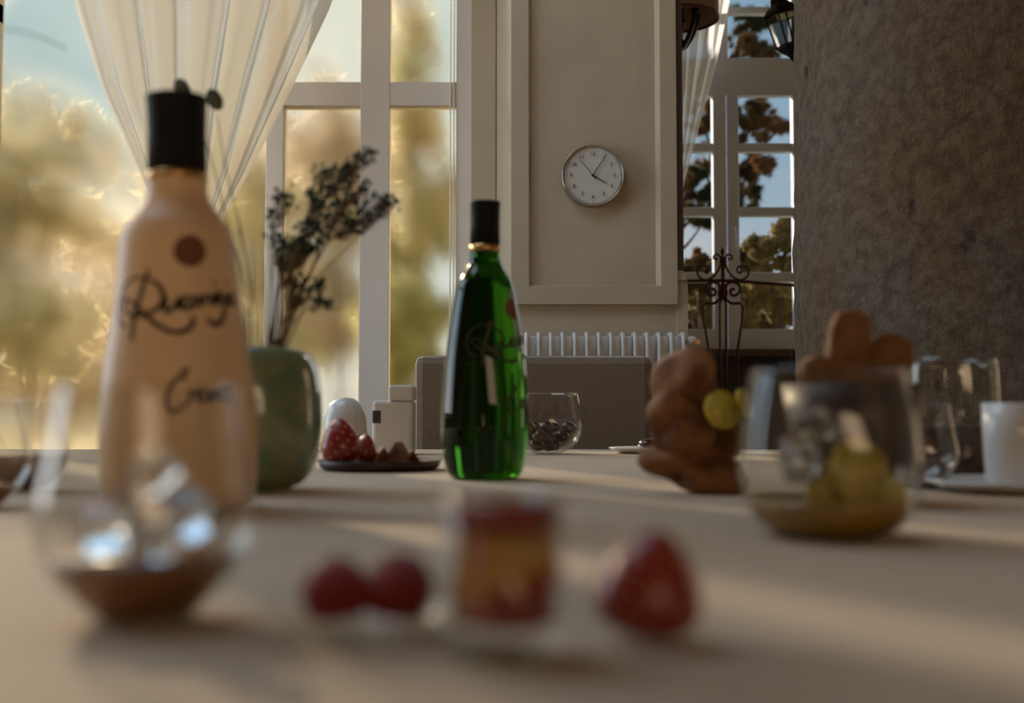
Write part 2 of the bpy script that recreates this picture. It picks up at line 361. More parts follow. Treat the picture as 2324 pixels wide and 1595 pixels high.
# raised panel plate around a sunk field
px0, px1 = at(1160, 400, YW-0.03).x, at(1536, 400, YW-0.03).x
pz0 = at(1400, 690, YW-0.03).z
ix0, ix1, iz0 = at(1200, 400, YW-0.03).x, at(1499, 400, YW-0.03).x, at(1400, 650, YW-0.03).z
pm = MB(); y0, y1, yi = YW-0.03, YW+0.001, YW-0.012
pm.box(px0, ix0, y0, y1, pz0, Z_C-0.1); pm.box(ix1, px1, y0, y1, pz0, Z_C-0.1); pm.box(ix0, ix1, y0, y1, pz0, iz0)
b_ = 0.016
for (a, b2, c2, d2) in [((ix0, iz0), (ix0, Z_C-0.1), (ix0+b_*0.5, Z_C-0.1), (ix0+b_*0.5, iz0+b_*0.5)),
                        ((ix1, iz0), (ix0, iz0), (ix0+b_*0.5, iz0+b_*0.5), (ix1-b_, iz0+b_*0.5)),
                        ((ix1, Z_C-0.1), (ix1, iz0), (ix1-b_, iz0+b_*0.5), (ix1-b_, Z_C-0.1))]:
    pm.add([(a[0], y0, a[1]), (b2[0], y0, b2[1]), (c2[0], yi, c2[1]), (d2[0], yi, d2[1])], [(3, 2, 1, 0)])
pm.add([(ix0+b_*0.5, yi, iz0+b_*0.5), (ix1-b_, yi, iz0+b_*0.5), (ix1-b_, yi, Z_C-0.1), (ix0+b_*0.5, yi, Z_C-0.1)], [(0, 1, 2, 3)])
struct('trim_3', pm, M_plaster)

# garden window wall (north-west)
sill_z = 0.62; top_z = 3.75
gx1 = at(1070, 400, YG).x
struct('wall_northwest', MB().box(X_L, XS, YG, YG+0.3, 0, sill_z).box(X_L, XS, YG, YG+0.3, top_z, Z_C).box(gx1, XS, YG-0.02, YG+0.05, sill_z, top_z), M_plaster)
wm = MB(); fy0, fy1 = YG+0.02, YG+0.09
def vbar(a, b, z0=sill_z, z1=top_z, yy0=None, yy1=None): wm.box(at(a, 400, YG).x, at(b, 400, YG).x, yy0 or fy0, yy1 or fy1, z0, z1)
vbar(1034, 1072); vbar(815, 882); vbar(600, 640)
for xa, xb in ((-2.25, -1.98), (-2.52, -2.37), (-3.1, -3.0)): wm.box(xa, xb, fy0, fy1, sill_z, top_z)  # unseen piers, added to cast shadow bands across the table
wm.box(X_L, -1.98, fy0+0.003, fy1-0.003, 2.335, 2.41)  # unseen crossbar, added to cut a dark stripe into the sunlit cloth
for (a, b) in ((182, 236),):
    wm.box(X_L if a > 300 else at(640, 400, YG).x, gx1, fy0+0.002, fy1-0.002, at(800, b, YG).z, at(800, a, YG).z)
wm.box(X_L, gx1, fy0, fy1, top_z-0.06, top_z)
for x in (1020, 1028): wm.box(at(x, 400, YG).x, at(x+3, 400, YG).x, fy0-0.012, fy0, sill_z+0.05, top_z-0.06)
w1 = struct('window_1', wm, M_cream_paint, bevel=0.004)
struct('window_pane', MB().box(X_L, gx1-0.02, YG+0.054, YG+0.058, sill_z+0.02, top_z-0.02), M_frost, parent=w1)
struct('window_sill', MB().box(X_L+0.01, gx1, YG-0.10, YG+0.02, sill_z-0.04, sill_z), M_cream_paint, parent=w1, bevel=0.004)

# alcove window wall
wx0, wx1 = at(1470, 400, YA).x, at(1990, 400, YA).x
wz_0, wz_1 = at(1700, 792, YA).z, 3.75
struct('wall_alcove', MB().box(xw1-0.0, wx0, YA, YA+0.3, 0, Z_C).box(wx1, X_R, YA, YA+0.3, 0, Z_C).box(wx0, wx1, YA, YA+0.3, wz_1, Z_C), M_plaster)
struct('wall_under_window', MB().box(wx0, wx1, YA+0.0, YA+0.3, 0, wz_0-0.002), M_dark)
struct('trim_4', MB().box(wx0, at(1792, 800, YA-0.05).x, YA-0.10, YA+0.06, wz_0-0.045, wz_0-0.004), M_sill_shade, bevel=0.004)
am = MB(); ay0, ay1 = YA+0.06, YA+0.13
def X(p): return at(p, 400, YA+0.06).x
def Z(p): return at(1700, p, YA+0.06).z
# frame pieces butt-joined
am.box(X(1470), X(1490), ay0, ay1, wz_0, wz_1); am.box(X(1970), X(1990), ay0, ay1, wz_0, wz_1)
am.box(X(1490), X(1970), ay0, ay1, Z(213), Z(131)); am.box(X(1490), X(1970), ay0, ay1, wz_1-0.06, wz_1)
am.box(X(1622), X(1655), ay0, ay1, Z(131), wz_1-0.06); am.box(X(1800), X(1822), ay0, ay1, Z(131), wz_1-0.06)
am.box(X(1490), X(1622), ay0+0.005, ay1-0.01, Z(29), Z(14)); am.box(X(1655), X(1970), ay0+0.005, ay1-0.01, Z(29), Z(14))
wA = struct('window_2', am, M_white, bevel=0.006)
def sash(name, a, b, panes_x, rows, yo=0.0):
    s = MB(); y0 = ay0-0.012+yo; y1 = ay1-0.015+yo
    xs = [a] + [q for p in panes_x for q in p] + [b]
    ztop, zbot = Z(214), wz_0
    for i in range(0, len(xs), 2): s.box(X(xs[i]), X(xs[i+1]), y0, y1, zbot, ztop)
    cuts = [214] + [q for r in rows for q in r]
    for (p0, p1) in panes_x:
        for i in range(0, len(cuts), 2): s.box(X(p0), X(p1), y0+0.006, y1-0.012, Z(cuts[i+1]) , Z(cuts[i])) if i+1 < len(cuts) else s.box(X(p0), X(p1), y0, y1, zbot, Z(cuts[i]))
    o = s.build(name, M_white, wA, bevel=0.007)
    return o
rows = [(218, 325), (345, 470), (491, 618), (640, 747)]
sl = sash('left_sash', 1491, 1648, [(1515, 1618)], rows)
sr = sash('right_sash', 1650, 1820, [(1676, 1800)], rows)
MB().box(X(1515), X(1618), ay0+0.02, ay0+0.024, Z(747), Z(218)).build('window_pane', M_pane, sl)
MB().box(X(1676), X(1800), ay0+0.02, ay0+0.024, Z(747), Z(218)).build('window_pane', M_pane, sr)
MB().box(X(1490), X(1622), ay0+0.02, ay0+0.024, Z(131), wz_1-0.06).build('window_pane', M_pane, wA)
MB().box(X(1655), X(1800), ay0+0.02, ay0+0.024, Z(131), wz_1-0.06).build('window_pane', M_pane, wA)
hb = at(1664, 522, YA+0.04)
MB().box(hb.x-0.012, hb.x+0.012, ay0-0.022, ay0-0.012, hb.z-0.03, hb.z+0.03).tube([(hb.x, ay0-0.02, hb.z), (hb.x, ay0-0.05, hb.z), (hb.x+0.006, ay0-0.055, hb.z-0.03), (hb.x+0.004, ay0-0.05, hb.z-0.10)], 0.008, 8).build('window_handle', M_white, sr, bevel=0.002)
# jamb pieces beyond right sash
struct('baseboard_alcove', MB().box(xw1+0.004, wx0, YA-0.02, YA, 0, 0.12), M_white)

# ------------------------------------------------------------------ stone column
cx_, cy_, cr = 1.335, 3.12, 0.545
def colf(u, v):
    a = u*2*PI; z = v*Z_C; r = cr - 0.010*(z-1.2)
    p = Vector((math.cos(a)*r, math.sin(a)*r, z)); q = mnoise.noise(p*2.0)*0.012 + mnoise.noise(p*9)*0.005 + mnoise.noise(p*26)*0.003
    return (cx_+math.cos(a)*(r+q), cy_+math.sin(a)*(r+q), z)
vs = MB(); nu, nv = 220, 240
vv = [colf(i/nu, j/nv) for j in range(nv+1) for i in range(nu)]
ff = [(j*nu+i, j*nu+(i+1) % nu, (j+1)*nu+(i+1) % nu, (j+1)*nu+i) for j in range(nv) for i in range(nu)]
vs.add(vv, ff, True)
tag(vs.build('stone_column', M_granite, loc=(cx_, cy_, 0)), 'thick round column of weathered brown granite rising behind the table on the right', 'column')

# ------------------------------------------------------------------ radiator
ry = YW-0.03-0.13
r0 = at(1195, 752, ry); r1 = at(1552, 752, ry); rtop = r0.z
rad = thing('radiator', ((r0.x+r1.x)/2, ry+0.05, 0), 'white ribbed cast radiator under the wall clock', 'radiator')
nf = 14
for i in range(nf):
    x = r0.x + (r1.x-r0.x)*i/(nf-1)
    f = MB()
    prof = [(ry, rtop-0.03), (ry+0.01, rtop-0.008), (ry+0.03, rtop), (ry+0.09, rtop), (ry+0.11, rtop-0.008), (ry+0.12, rtop-0.03), (ry+0.12, 0.12), (ry, 0.12)]
    t = 0.0055; vsx = [(x-t, a, b) for a, b in prof] + [(x+t, a, b) for a, b in prof]; n8 = len(prof)
    f.add(vsx, [tuple(range(n8)), tuple(reversed(range(n8, 2*n8)))] + [(k, k+n8, (k+1) % n8+n8, (k+1) % n8) for k in range(n8)])
    if i < nf-1:
        f.box(x+t, x+(r1.x-r0.x)/(nf-1)-t, ry+0.045, ry+0.075, 0.16, rtop-0.012)
    f.build('radiator_rib', M_rad, rad, bevel=0.003)
vp = at(1572, 772, ry)
MB().tube([(r1.x, ry+0.06, vp.z), (vp.x+0.03, ry+0.06, vp.z)], 0.008, 10).box(vp.x+0.0, vp.x+0.035, ry+0.05, ry+0.075, vp.z-0.012, vp.z+0.006).build('valve_pipe', M_brass, rad)
MB().lathe([(0.0, 0), (0.014, 0), (0.016, 0.006), (0.016, 0.03), (0.012, 0.036), (0.0, 0.036)], 20).build('valve_knob', M_china, rad, local=True)
kn = [o for o in bpy.data.objects if o.name == 'valve_knob'][0]
kn.location = Vector((vp.x, ry+0.052, vp.z)) - rad.location; kn.rotation_euler = (PI/2, 0, 0)
for s_ in (r0.x, r1.x): MB().box(s_-0.012, s_+0.012, ry+0.03, ry+0.09, 0, 0.12).build('foot', M_rad, rad)

# ------------------------------------------------------------------ wall clock
cc = at(1345.5, 397, YW-0.05); R = 71*mpp(YW-0.05)
fy = YW-0.012
clk = thing('wall_clock', (cc.x, fy, cc.z), 'round white wall clock with thin metal rim and black numerals on the panelled wall', 'clock')
def rot_lathe(prof, name, m, par, seg=72):
    o = MB().lathe(prof, seg).build(name, m, par, local=True); o.rotation_euler = (PI/2, 0, 0); return o
rot_lathe([(R*0.9, 0.0), (R, 0.004), (R, 0.036), (R*0.985, 0.040), (R*0.965, 0.038), (R*0.965, 0.030), (R*0.9, 0.028)], 'case', M_chrome, clk)
rot_lathe([(0.0, 0.022), (R*0.96, 0.022), (R*0.964, 0.0315), (R*0.90, 0.0302), (R*0.6, 0.0300), (0.0, 0.0300)], 'dial', M_dial, clk)
dy = -0.0335
tk = MB()
for k in range(60):
    a = 2*PI*k/60; l = 0.085 if k % 5 == 0 else 0.045; w_ = 0.0055 if k % 5 == 0 else 0.004
    d = Vector((math.sin(a), 0, math.cos(a))); p = Vector((math.cos(a), 0, -math.sin(a)))*w_*R
    r_o, r_i = 0.925*R, (0.925-l)*R; y = Vector((0, dy, 0))
    tk.add([d*r_o-p+y, d*r_o+p+y, d*r_i+p+y, d*r_i-p+y], [(0, 1, 2, 3)])
tk.build('minute_marks', M_black, clk, local=True)
def text_mesh(s, size, name, m, par, loc, rot):
    c = bpy.data.curves.new(name, 'FONT'); c.body = s; c.size = size; c.align_x = 'CENTER'; c.align_y = 'CENTER'; c.extrude = 0.0003
    o = bpy.data.objects.new(name, c); COL.objects.link(o)
    dg = bpy.context.evaluated_depsgraph_get(); me = bpy.data.meshes.new_from_object(o.evaluated_get(dg)); bpy.data.objects.remove(o)
    n = bpy.data.objects.new(name, me); COL.objects.link(n); me.materials.clear(); me.materials.append(m); n.parent = par; n.location = loc; n.rotation_euler = rot
    return n
for k in range(1, 13):
    a = 2*PI*k/12
    text_mesh(str(k), 0.165*R, 'numeral', M_black, clk, (math.sin(a)*0.70*R, dy, math.cos(a)*0.70*R), (PI/2, 0, 0))
def hand(name, px, py, w0, tail, yy):
    d = Vector((px-1345.5, 0, -(py-397.5))); L = d.length/71*R; d.normalize(); n = Vector((d.z, 0, -d.x))
    a = -d*tail*R; b = d*L; y = Vector((0, yy, 0)); w0 = w0*R
    q = [a-n*w0, a+n*w0, b+n*w0*0.6, b-n*w0*0.6]
    MB().add([p+y for p in q]+[p+y+Vector((0, 0.0008, 0)) for p in q], [(0, 1, 2, 3), (7, 6, 5, 4), (0, 4, 5, 1), (1, 5, 6, 2), (2, 6, 7, 3), (3, 7, 4, 0)]).build(name, M_black, clk, local=True)
hand('minute_hand', 1378, 349, 0.016, 0.0, dy-0.003); hand('hour_hand', 1378, 417, 0.02, 0.0, dy-0.0015); hand('second_hand', 1311, 354, 0.010, 0.17, dy-0.0045)
rot_lathe([(0, 0.03), (0.04*R, 0.03), (0.04*R, 0.040), (0, 0.040)], 'hub', M_black, clk, 16)

# ------------------------------------------------------------------ chandelier and lantern in the alcove
Yc = 4.85; lc = at(1540, 40, Yc); sr_ = 92*mpp(Yc); mp5 = mpp(Yc)
ch = thing('chandelier', (lc.x, Yc, lc.z), 'dark iron chandelier under a drum shade hanging beside the panelled wall edge', 'chandelier')
MB().lathe([(sr_*1.0, -0.01), (sr_*1.0, 0.26), (sr_*0.985, 0.26), (sr_*0.985, -0.01)], 48, lc, closed=True).build('lamp_shade', M_shade, ch)
MB().lathe([(sr_*1.008, -0.012), (sr_*1.008, 0.0), (sr_*0.98, 0.0), (sr_*0.98, -0.012)], 48, lc, closed=True).build('shade_trim', M_rim, ch)
MB().lathe([(0.012, -0.13), (0.028, -0.11), (0.012, -0.08), (0.02, -0.04), (0.010, 0.0), (0.008, 0.3), (0.006, Z_C-lc.z)], 12, lc).build('rod', M_black_iron, ch)
for k in range(6):
    a = 2*PI*k/6+0.25; d = Vector((math.cos(a), math.sin(a), 0)); e = d*0.085
    pts = [lc+d*0.005+Vector((0, 0, -0.14)), lc+d*0.035+Vector((0, 0, -0.12)), lc+d*0.07+Vector((0, 0, -0.06)), lc+e+Vector((0, 0, -0.01)), lc+e+Vector((0, 0, 0.02))]
    ar = MB().tube(bez(pts, 6), 0.0105, 8).build('arm', M_black_iron, ch)
    MB().lathe([(0.006, 0.0), (0.022, 0.012), (0.014, 0.016), (0.011, 0.02), (0.011, 0.06), (0.004, 0.065)], 14, lc+e).build('candle_cup', M_black_iron, ar)
for k in range(3):
    a = 2*PI*k/3; MB().tube([lc+Vector((0, 0, 0.2)), lc+Vector((math.cos(a)*sr_*0.99, math.sin(a)*sr_*0.99, 0.2))], 0.003).build('spider_bar', M_black_iron, ch)

Yl = 5.1; l0 = at(1783, 60, Yl); hl = 132*mpp(Yl)
lan = thing('hanging_lantern', l0, 'black iron lantern with glass sides hanging tilted beside the stone column', 'lantern', rot=(0, math.radians(-13), 0))
def hexring(r, z, w, h, mb): mb.lathe([(r-w, z), (r, z), (r, z+h), (r-w, z+h)], 6, closed=True, smooth=False)
m = MB(); hexring(0.072, -0.10, 0.02, 0.012, m); m.build('frame_ring', M_black_iron, lan, local=True)
m = MB(); hexring(0.085, 0.045, 0.03, 0.014, m); m.build('frame_ring', M_black_iron, lan, local=True)
m = MB().lathe([(0.09, 0.058), (0.07, 0.085), (0.045, 0.105), (0.04, 0.13), (0.02, 0.15), (0.012, 0.19), (0.0, 0.19)], 6, smooth=False); m.build('roof', M_black_iron, lan, local=True)
MB().lathe([(0.0, -0.17), (0.012, -0.16), (0.018, -0.145), (0.03, -0.13), (0.05, -0.115), (0.065, -0.10), (0.0, -0.10)], 6, smooth=False).build('base_finial', M_black_iron, lan, local=True)
for k in range(6):
    a = 2*PI*k/6
    MB().tube([(0.062*math.cos(a), 0.062*math.sin(a), -0.1), (0.080*math.cos(a), 0.080*math.sin(a), 0.05)], 0.0045).ball((0.082*math.cos(a), 0.082*math.sin(a), 0.055), 0.009, 8, 6).build('corner_bar', M_black_iron, lan, local=True)
MB().lathe([(0.058, -0.09), (0.076, 0.045)], 6, smooth=False).build('glass_side', M_pane, lan, local=True)
hk = Vector((0.19*math.sin(math.radians(-13)), 0, 0.19*math.cos(math.radians(-13))))
chn = MB(); q0 = Matrix.Rotation(math.radians(13), 3, 'Y')
zt = 0.19; top = q0 @ (Vector((0, 0, Z_C-0.0-l0.z)) - Vector((0, 0, 0)))
s0 = Vector((0, 0, zt)); top = q0 @ Vector((hk.x, 0, Z_C-l0.z))
chn.tube([s0, top], 0.004, 6); chn.build('hanging_rod', M_black_iron, lan, local=True)

# ------------------------------------------------------------------ wrought iron stand
Yi = 5.2
iron = thing('wrought_iron_screen', at(1641, 1300, Yi) * 1.0, 'rust-brown wrought iron screen with scrolls in front of the alcove window', 'screen')
iron.location.z = 0; zi = iron.location
def P(px, py): return at(px, py, Yi)
def itube(name, pts, r, n=8): return MB().tube(bez([P(*p) for p in pts], n), 1.25*r*mpp(Yi), 8).build(name, M_iron, iron)
itube('rail', [(1545, 637), (1600, 637), (1660, 637), (1720, 641), (1800, 647), (1880, 655)], 3.0)
itube('spindle', [(1641, 585), (1641, 637)], 3.4, 2)
fin = P(1640, 575); k5 = mpp(Yi)
MB().lathe([(0, -12*k5), (3*k5, -10*k5), (2.5*k5, -2*k5), (5.5*k5, 2*k5), (4*k5, 8*k5), (0, 17*k5)], 10, fin).build('finial', M_iron, iron)
MB().tube([P(1633, 594), P(1649, 594)], 2.4*k5, 8).build('collar', M_iron, iron)
for s in (-1, 1):
    c = 1641
    def S(l): return [(c+s*(x-c), y) for x, y in l]
    itube('scroll', S([(1645, 595), (1647, 583), (1653, 577), (1660, 579), (1662, 586), (1656, 589), (1653, 585)]), 1.9)
    itube('scroll', S([(1645, 597), (1653, 615), (1668, 631), (1684, 635), (1697, 625), (1698, 611), (1689, 603), (1677, 605), (1673, 613), (1678, 619), (1684, 616)]), 2.2)
    itube('scroll', S([(1648, 678), (1650, 665), (1648, 655), (1652, 643), (1664, 640), (1677, 646), (1680, 657), (1673, 668), (1662, 670), (1658, 662), (1662, 656), (1667, 658)]), 2.6)
    itube('scroll', S([(1645, 672), (1652, 682), (1662, 688), (1680, 688)]), 2.8)
    MB().tube([P(*S([(1680, 688)])[0]), P(*S([(1687, 696)])[0]), P(*S([(1685, 720)])[0]), P(*S([(1673, 800)])[0]), Vector((P(*S([(1668, 860)])[0]).x, Yi, 0.0))], 3.0*k5, 8).build('upright_bar', M_iron, iron)
    MB().tube([P(*S([(1642, 672)])[0]), P(*S([(1648, 690)])[0]), P(*S([(1648, 760)])[0]), Vector((P(*S([(1646, 860)])[0]).x, Yi, 0.0))], 2.8*k5, 8).build('upright_bar', M_iron, iron)
MB().ball(P(1641, 660), 8*k5, sx=0.9, sy=0.6, sz=2.6).build('center_boss', M_iron, iron)
for s in (1545, 1880): MB().tube([P(s, 637 if s < 1700 else 655), Vector((P(s, 640).x, Yi, 0))], 3*k5, 8).build('end_post', M_iron, iron)

# ------------------------------------------------------------------ curtains
def curtain(name, M, Yc, left, right, folds, depth, label, tailz=None, group=None, seed=0):
    """left/right: lists of (py, px) edges"""
    def interp(l, t):
        n = len(l)-1; x = t*n; i = min(int(x), n-1); f = x-i
        return (l[i][0]*(1-f)+l[i+1][0]*f, l[i][1]*(1-f)+l[i+1][1]*f)
    def fn(u, v):
        a = interp(left, v); b = interp(right, v); py = a[0]*(1-u)+b[0]*u; px = a[1]*(1-u)+b[1]*u
        p = at(px, py, Yc); wdt = abs(b[1]-a[1])/300
        p.y += depth*(math.sin(u*folds*2*PI+seed)+0.4*math.sin(u*folds*4.7*PI+v*2+seed))*min(1, 0.35+wdt*0.5)
        return p
    o = MB().grid(fn, 120, 40).build(name, M)
    return tag(o, label, 'curtain', group)
curtain('sheer_curtain', M_sheer, 3.98,
        [(-700, 20), (-350, 80), (0, 165), (200, 228), (400, 320), (560, 385), (700, 392), (920, 360)],
        [(-700, 900), (-350, 850), (0, 755), (200, 660), (400, 560), (560, 470), (700, 462), (920, 500)], 6, 0.03,
        'cream sheer curtain gathered into a V at the big window on the left')
MB_t = MB().lathe([(0.062, -0.012), (0.066, 0.0), (0.062, 0.012), (0.055, 0.0)], 24, at(428, 630, 3.98), closed=True)
tag(MB_t.build('curtain_tieback', M_cloth), 'beige tieback holding the gathered cream curtain behind the cream bottle', 'tieback')
curtain('sheer_curtain', M_sheer2, 5.82,
        [(-560, 1490), (-300, 1500), (0, 1500), (120, 1510), (250, 1522), (420, 1530), (520, 1535), (760, 1535)],
        [(-560, 1760), (-300, 1715), (0, 1657), (120, 1632), (250, 1597), (420, 1552), (520, 1545), (760, 1550)], 5, 0.022,
        'white sheer curtain drawn aside at the alcove window', seed=1.2)

# ------------------------------------------------------------------ garden
struct('ground', MB().box(-40, 40, 6.4, 70, -0.4, -0.3), M_ground)
def foliage(name, M, clumps, n, size, parent, needle=False):
    mb = MB(); tot = sum(c[1]**2 for c in clumps)
    for c, r, fl in clumps:
        k = int(n*r*r/tot)
        for _ in range(k):
            while True:
                d = Vector((random.uniform(-1, 1), random.uniform(-1, 1), random.uniform(-1, 1)))
                if 0.15 < d.length <= 1: break
            d = d*(0.75+0.25*mnoise.noise(d*3+c))
            p = c+Vector((d.x*r, d.y*r, d.z*r*fl))
            if needle:
                for _2 in range(5):
                    e = Vector((random.gauss(0, 1), random.gauss(0, 1), random.gauss(0.3, 1))).normalized()*size*random.uniform(.7, 1.3)
                    s = e.cross(Vector((random.random(), random.random(), random.random()))).normalized()*size*0.07
                    mb.add([p-s, p+s, p+e], [(0, 1, 2)])
            else:
                e = Vector((random.gauss(0, 1), random.gauss(0, 1), random.gauss(0, 1))).normalized()*size*random.uniform(.6, 1.3)
                s = e.cross(Vector((random.random(), random.random(), random.random()))).normalized()*size*0.4
                mb.add([p-e, p+s, p+e, p-s], [(0, 1, 2, 3)])
    return mb.build(name, M, parent)
def tree(name, label, cat, M, Y, base_px, clumps, n, size, needle=False, trunk_r=0.1, group=None, depth=0.0):
    b = at(base_px, 900, Y); r = thing(name, (b.x, Y, -0.3), label, cat, group)
    k = mpp(Y); cl = [(at(px, py, Y+random.uniform(-depth, depth)), rr*k, fl) for px, py, rr, fl in clumps]
    sub = []
    for c, rr, fl in cl:
        if not needle: sub.append((c, rr*0.62, fl))
        for _ in range(22 if needle else 7):
            a = random.uniform(0, 2*PI); q = random.uniform(.0, 1.15) if needle else random.uniform(.5, 1.0)
            sub.append((c+Vector((math.cos(a)*q*rr, random.uniform(-.5, .5)*rr, math.sin(a)*q*rr*fl)), rr*(random.uniform(.10, .30) if needle else random.uniform(.25, .5)), random.uniform(.6, 1.0)))
    foliage('foliage', M, sub, int(n*1.5), size, r, needle)
    tb = MB(); top = max(cl, key=lambda c: c[0].z)[0]
    tb.tube(bez([Vector((b.x, Y, -0.32)), Vector((b.x+0.05, Y, top.z*0.4)), (Vector((b.x, Y, top.z*0.75))+top)/2, top], 5), trunk_r, 8, taper=0.3)
    for c, rr, fl in cl:
        zb = max(0.2, c.z-rr*1.5-0.3); tb.tube(bez([Vector((b.x, Y, min(zb, top.z*0.9))), (Vector((b.x, Y, zb))+c)/2+Vector((0, 0, -0.05)), c], 4), trunk_r*0.35, 6, taper=0.3)
    tb.build('trunk', M_bark, r)
tree('pine_tree', 'dark pine tree filling the upper panes of the alcove window', 'tree', M_pine, 13, 1640,
     [(1700, 40, 42, .8), (1690, 105, 38, .8), (1740, 120, 30, .7), (1590, 60, 50, .8), (1720, 250, 62, .7), (1690, 290, 50, .8), (1600, 285, 50, .9), (1700, 385, 48, 1.0), (1735, 375, 26, .9), (1690, 440, 34, .9), (1770, 290, 24, .6), (1600, 380, 22, .6)], 6000, 0.075, True, 0.10, depth=0.6)
tree('pine_tree', 'pine branch with loose needles low in the left panes of the alcove window', 'tree', M_pine, 12, 1520,
     [(1575, 410, 46, 1.0), (1600, 445, 30, .8), (1560, 480, 30, .5), (1597, 505, 22, .5), (1500, 420, 60, 1.1)], 3200, 0.07, True, 0.07, depth=0.4)
for i, (bx, cl, lab) in enumerate([
    (1760, [(1740, 560, 55, .9), (1790, 545, 60, 1.0), (1700, 600, 45, .8), (1760, 650, 60, .8), (1850, 600, 80, 1.0)], 'tall olive shrub behind the right sash of the alcove window'),
    (1700, [(1700, 690, 60, .8), (1760, 730, 60, .6), (1660, 740, 60, .5), (1820, 720, 70, .6), (1770, 670, 60, .8), (1690, 650, 50, .8)], 'low bronze shrub at the bottom of the right sash of the alcove window'),
    (1585, [(1590, 590, 40, .7), (1560, 630, 45, .7), (1610, 640, 40, .8), (1500, 600, 60, 1.0)], 'dark shrub seen through the third pane of the left alcove sash'),
    (1600, [(1580, 680, 45, .7), (1600, 740, 60, .6), (1530, 720, 60, .7)], 'golden-tipped shrub at the bottom of the left alcove sash')]):
    tree('garden_shrub', lab, 'shrub', M_hedge if i != 2 else M_pine, 10.5+0.5*(i % 2), bx, cl, 9000, 0.042, False, 0.03, 'shrubs outside the alcove window', depth=0.3)
for (Y, bx, cl, M, lab, n, sz) in [
    (9.6, 60, [(60, 330, 140, .9), (160, 360, 110, .9), (-60, 420, 170, 1.0), (120, 480, 130, .9), (20, 620, 170, .8), (150, 720, 150, .8), (-100, 750, 200, .9)], M_golden, 'golden shrub at the far left behind the big window', 7000, 0.14),
    (14.8, 300, [(300, 560, 170, .9), (230, 700, 150, .9), (380, 720, 150, .9), (330, 850, 170, .7), (60, 860, 200, .6)], M_rose, 'pinkish dry shrub behind the cream bottle', 3600, 0.15),
    (12.0, 600, [(560, 400, 130, .9), (480, 480, 120, 1.0), (650, 470, 130, 1.0), (600, 620, 170, 1.0), (700, 720, 150, .9), (560, 800, 150, .8)], M_golden, 'golden shrub behind the dried flowers', 4200, 0.15),
    (9.9, 760, [(680, 330, 80, .9), (740, 290, 80, .9), (860, 330, 60, 1.0), (790, 400, 90, 1.1), (780, 540, 100, 1.1), (800, 690, 100, 1.0)], M_rose, 'beige shrub right of the dried flowers', 3200, 0.13),
    (8.1, 930, [(930, 40, 60, 1.2), (930, 140, 60, 1.1), (940, 240, 60, 1.0), (930, 330, 70, 1.0), (960, 450, 85, 1.2), (930, 580, 95, 1.1), (950, 730, 100, 1.0), (900, 830, 80, .8)], M_olive, 'pale olive tree behind the right-hand panes of the big window', 4600, 0.10),
    (13.5, -500, [(-300, 200, 200, 1.0), (-500, 350, 260, 1.0), (-300, 500, 240, 1.0), (-500, 700, 260, .9), (-250, 760, 200, .9)], M_olive, 'olive tree beyond the left end of the big window', 3500, 0.16)]:
    tree('garden_shrub', lab, 'shrub', M, Y, bx, cl, n, sz, False, 0.05, 'shrubs outside the big window', depth=0.6)
# branch crossing the sky at top left
bt = thing('bare_tree', (at(-700, 900, 18).x, 18, -0.3), 'thin bare tree whose branch crosses the sky at top left', 'tree')
MB().tube(bez([Vector((bt.location.x, 18, -0.32)), at(-680, 500, 18), at(-650, 200, 18), at(-600, 30, 18)], 6), 0.14, 8, taper=0.5).build('trunk', M_bark, bt)
MB().tube(bez([at(-650, 200, 18), at(-400, 90, 18), at(-100, 55, 18), at(60, 75, 18), at(150, 110, 18)], 6), 0.11, 8, taper=0.5).build('branch', M_bark, bt)

# ------------------------------------------------------------------ bench, table and cloth
tx0, tx1, ty0, ty1 = -1.75, 1.6, -0.55, 2.50
tbl = thing('dining_table', (0, 1.0, 0), 'long wooden dining table under the oatmeal cloth', 'table')
MB().box(tx0+0.02, tx1-0.02, ty0+0.02, ty1-0.02, TZ-0.045, TZ-0.004).build('tabletop', M_wood, tbl, bevel=0.004)
MB().box(tx0+0.12, tx1-0.12, ty0+0.12, ty1-0.12, TZ-0.13, TZ-0.045).build('apron', M_wood, tbl)
for sx in (tx0+0.13, tx1-0.13):
    for sy in (ty0+0.13, ty1-0.13): MB().box(sx-0.04, sx+0.04, sy-0.04, sy+0.04, 0, TZ-0.13).build('leg', M_wood, tbl, bevel=0.005)
cl = MB(); NX, NY = 200, 200
def clothf(u, v):
    e = 0.04
    x = tx0-e + (tx1-tx0+2*e)*u; y = ty0-e + (ty1-ty0+2*e)*v
    out = max(tx0-x, x-tx1, ty0-y, y-ty1)
    z = TZ-0.0004 + 0.0004*mnoise.noise(Vector((x*5, y*5, 0)))
    if out > 0:
        f = out/e; z = TZ - f*0.22
        q = 0.012*math.sin((x+y)*26)*f
        x = min(max(x, tx0-0.012), tx1+0.012)+ (q if (x > tx1 or x < tx0) else 0); y = min(max(y, ty0-0.012), ty1+0.012) + (q if (y > ty1 or y < ty0) else 0)
    return (x, y, z)
tag(cl.grid(clothf, NX, NY).build('tablecloth', M_cloth), 'oatmeal linen tablecloth spread over the long dining table', 'tablecloth')

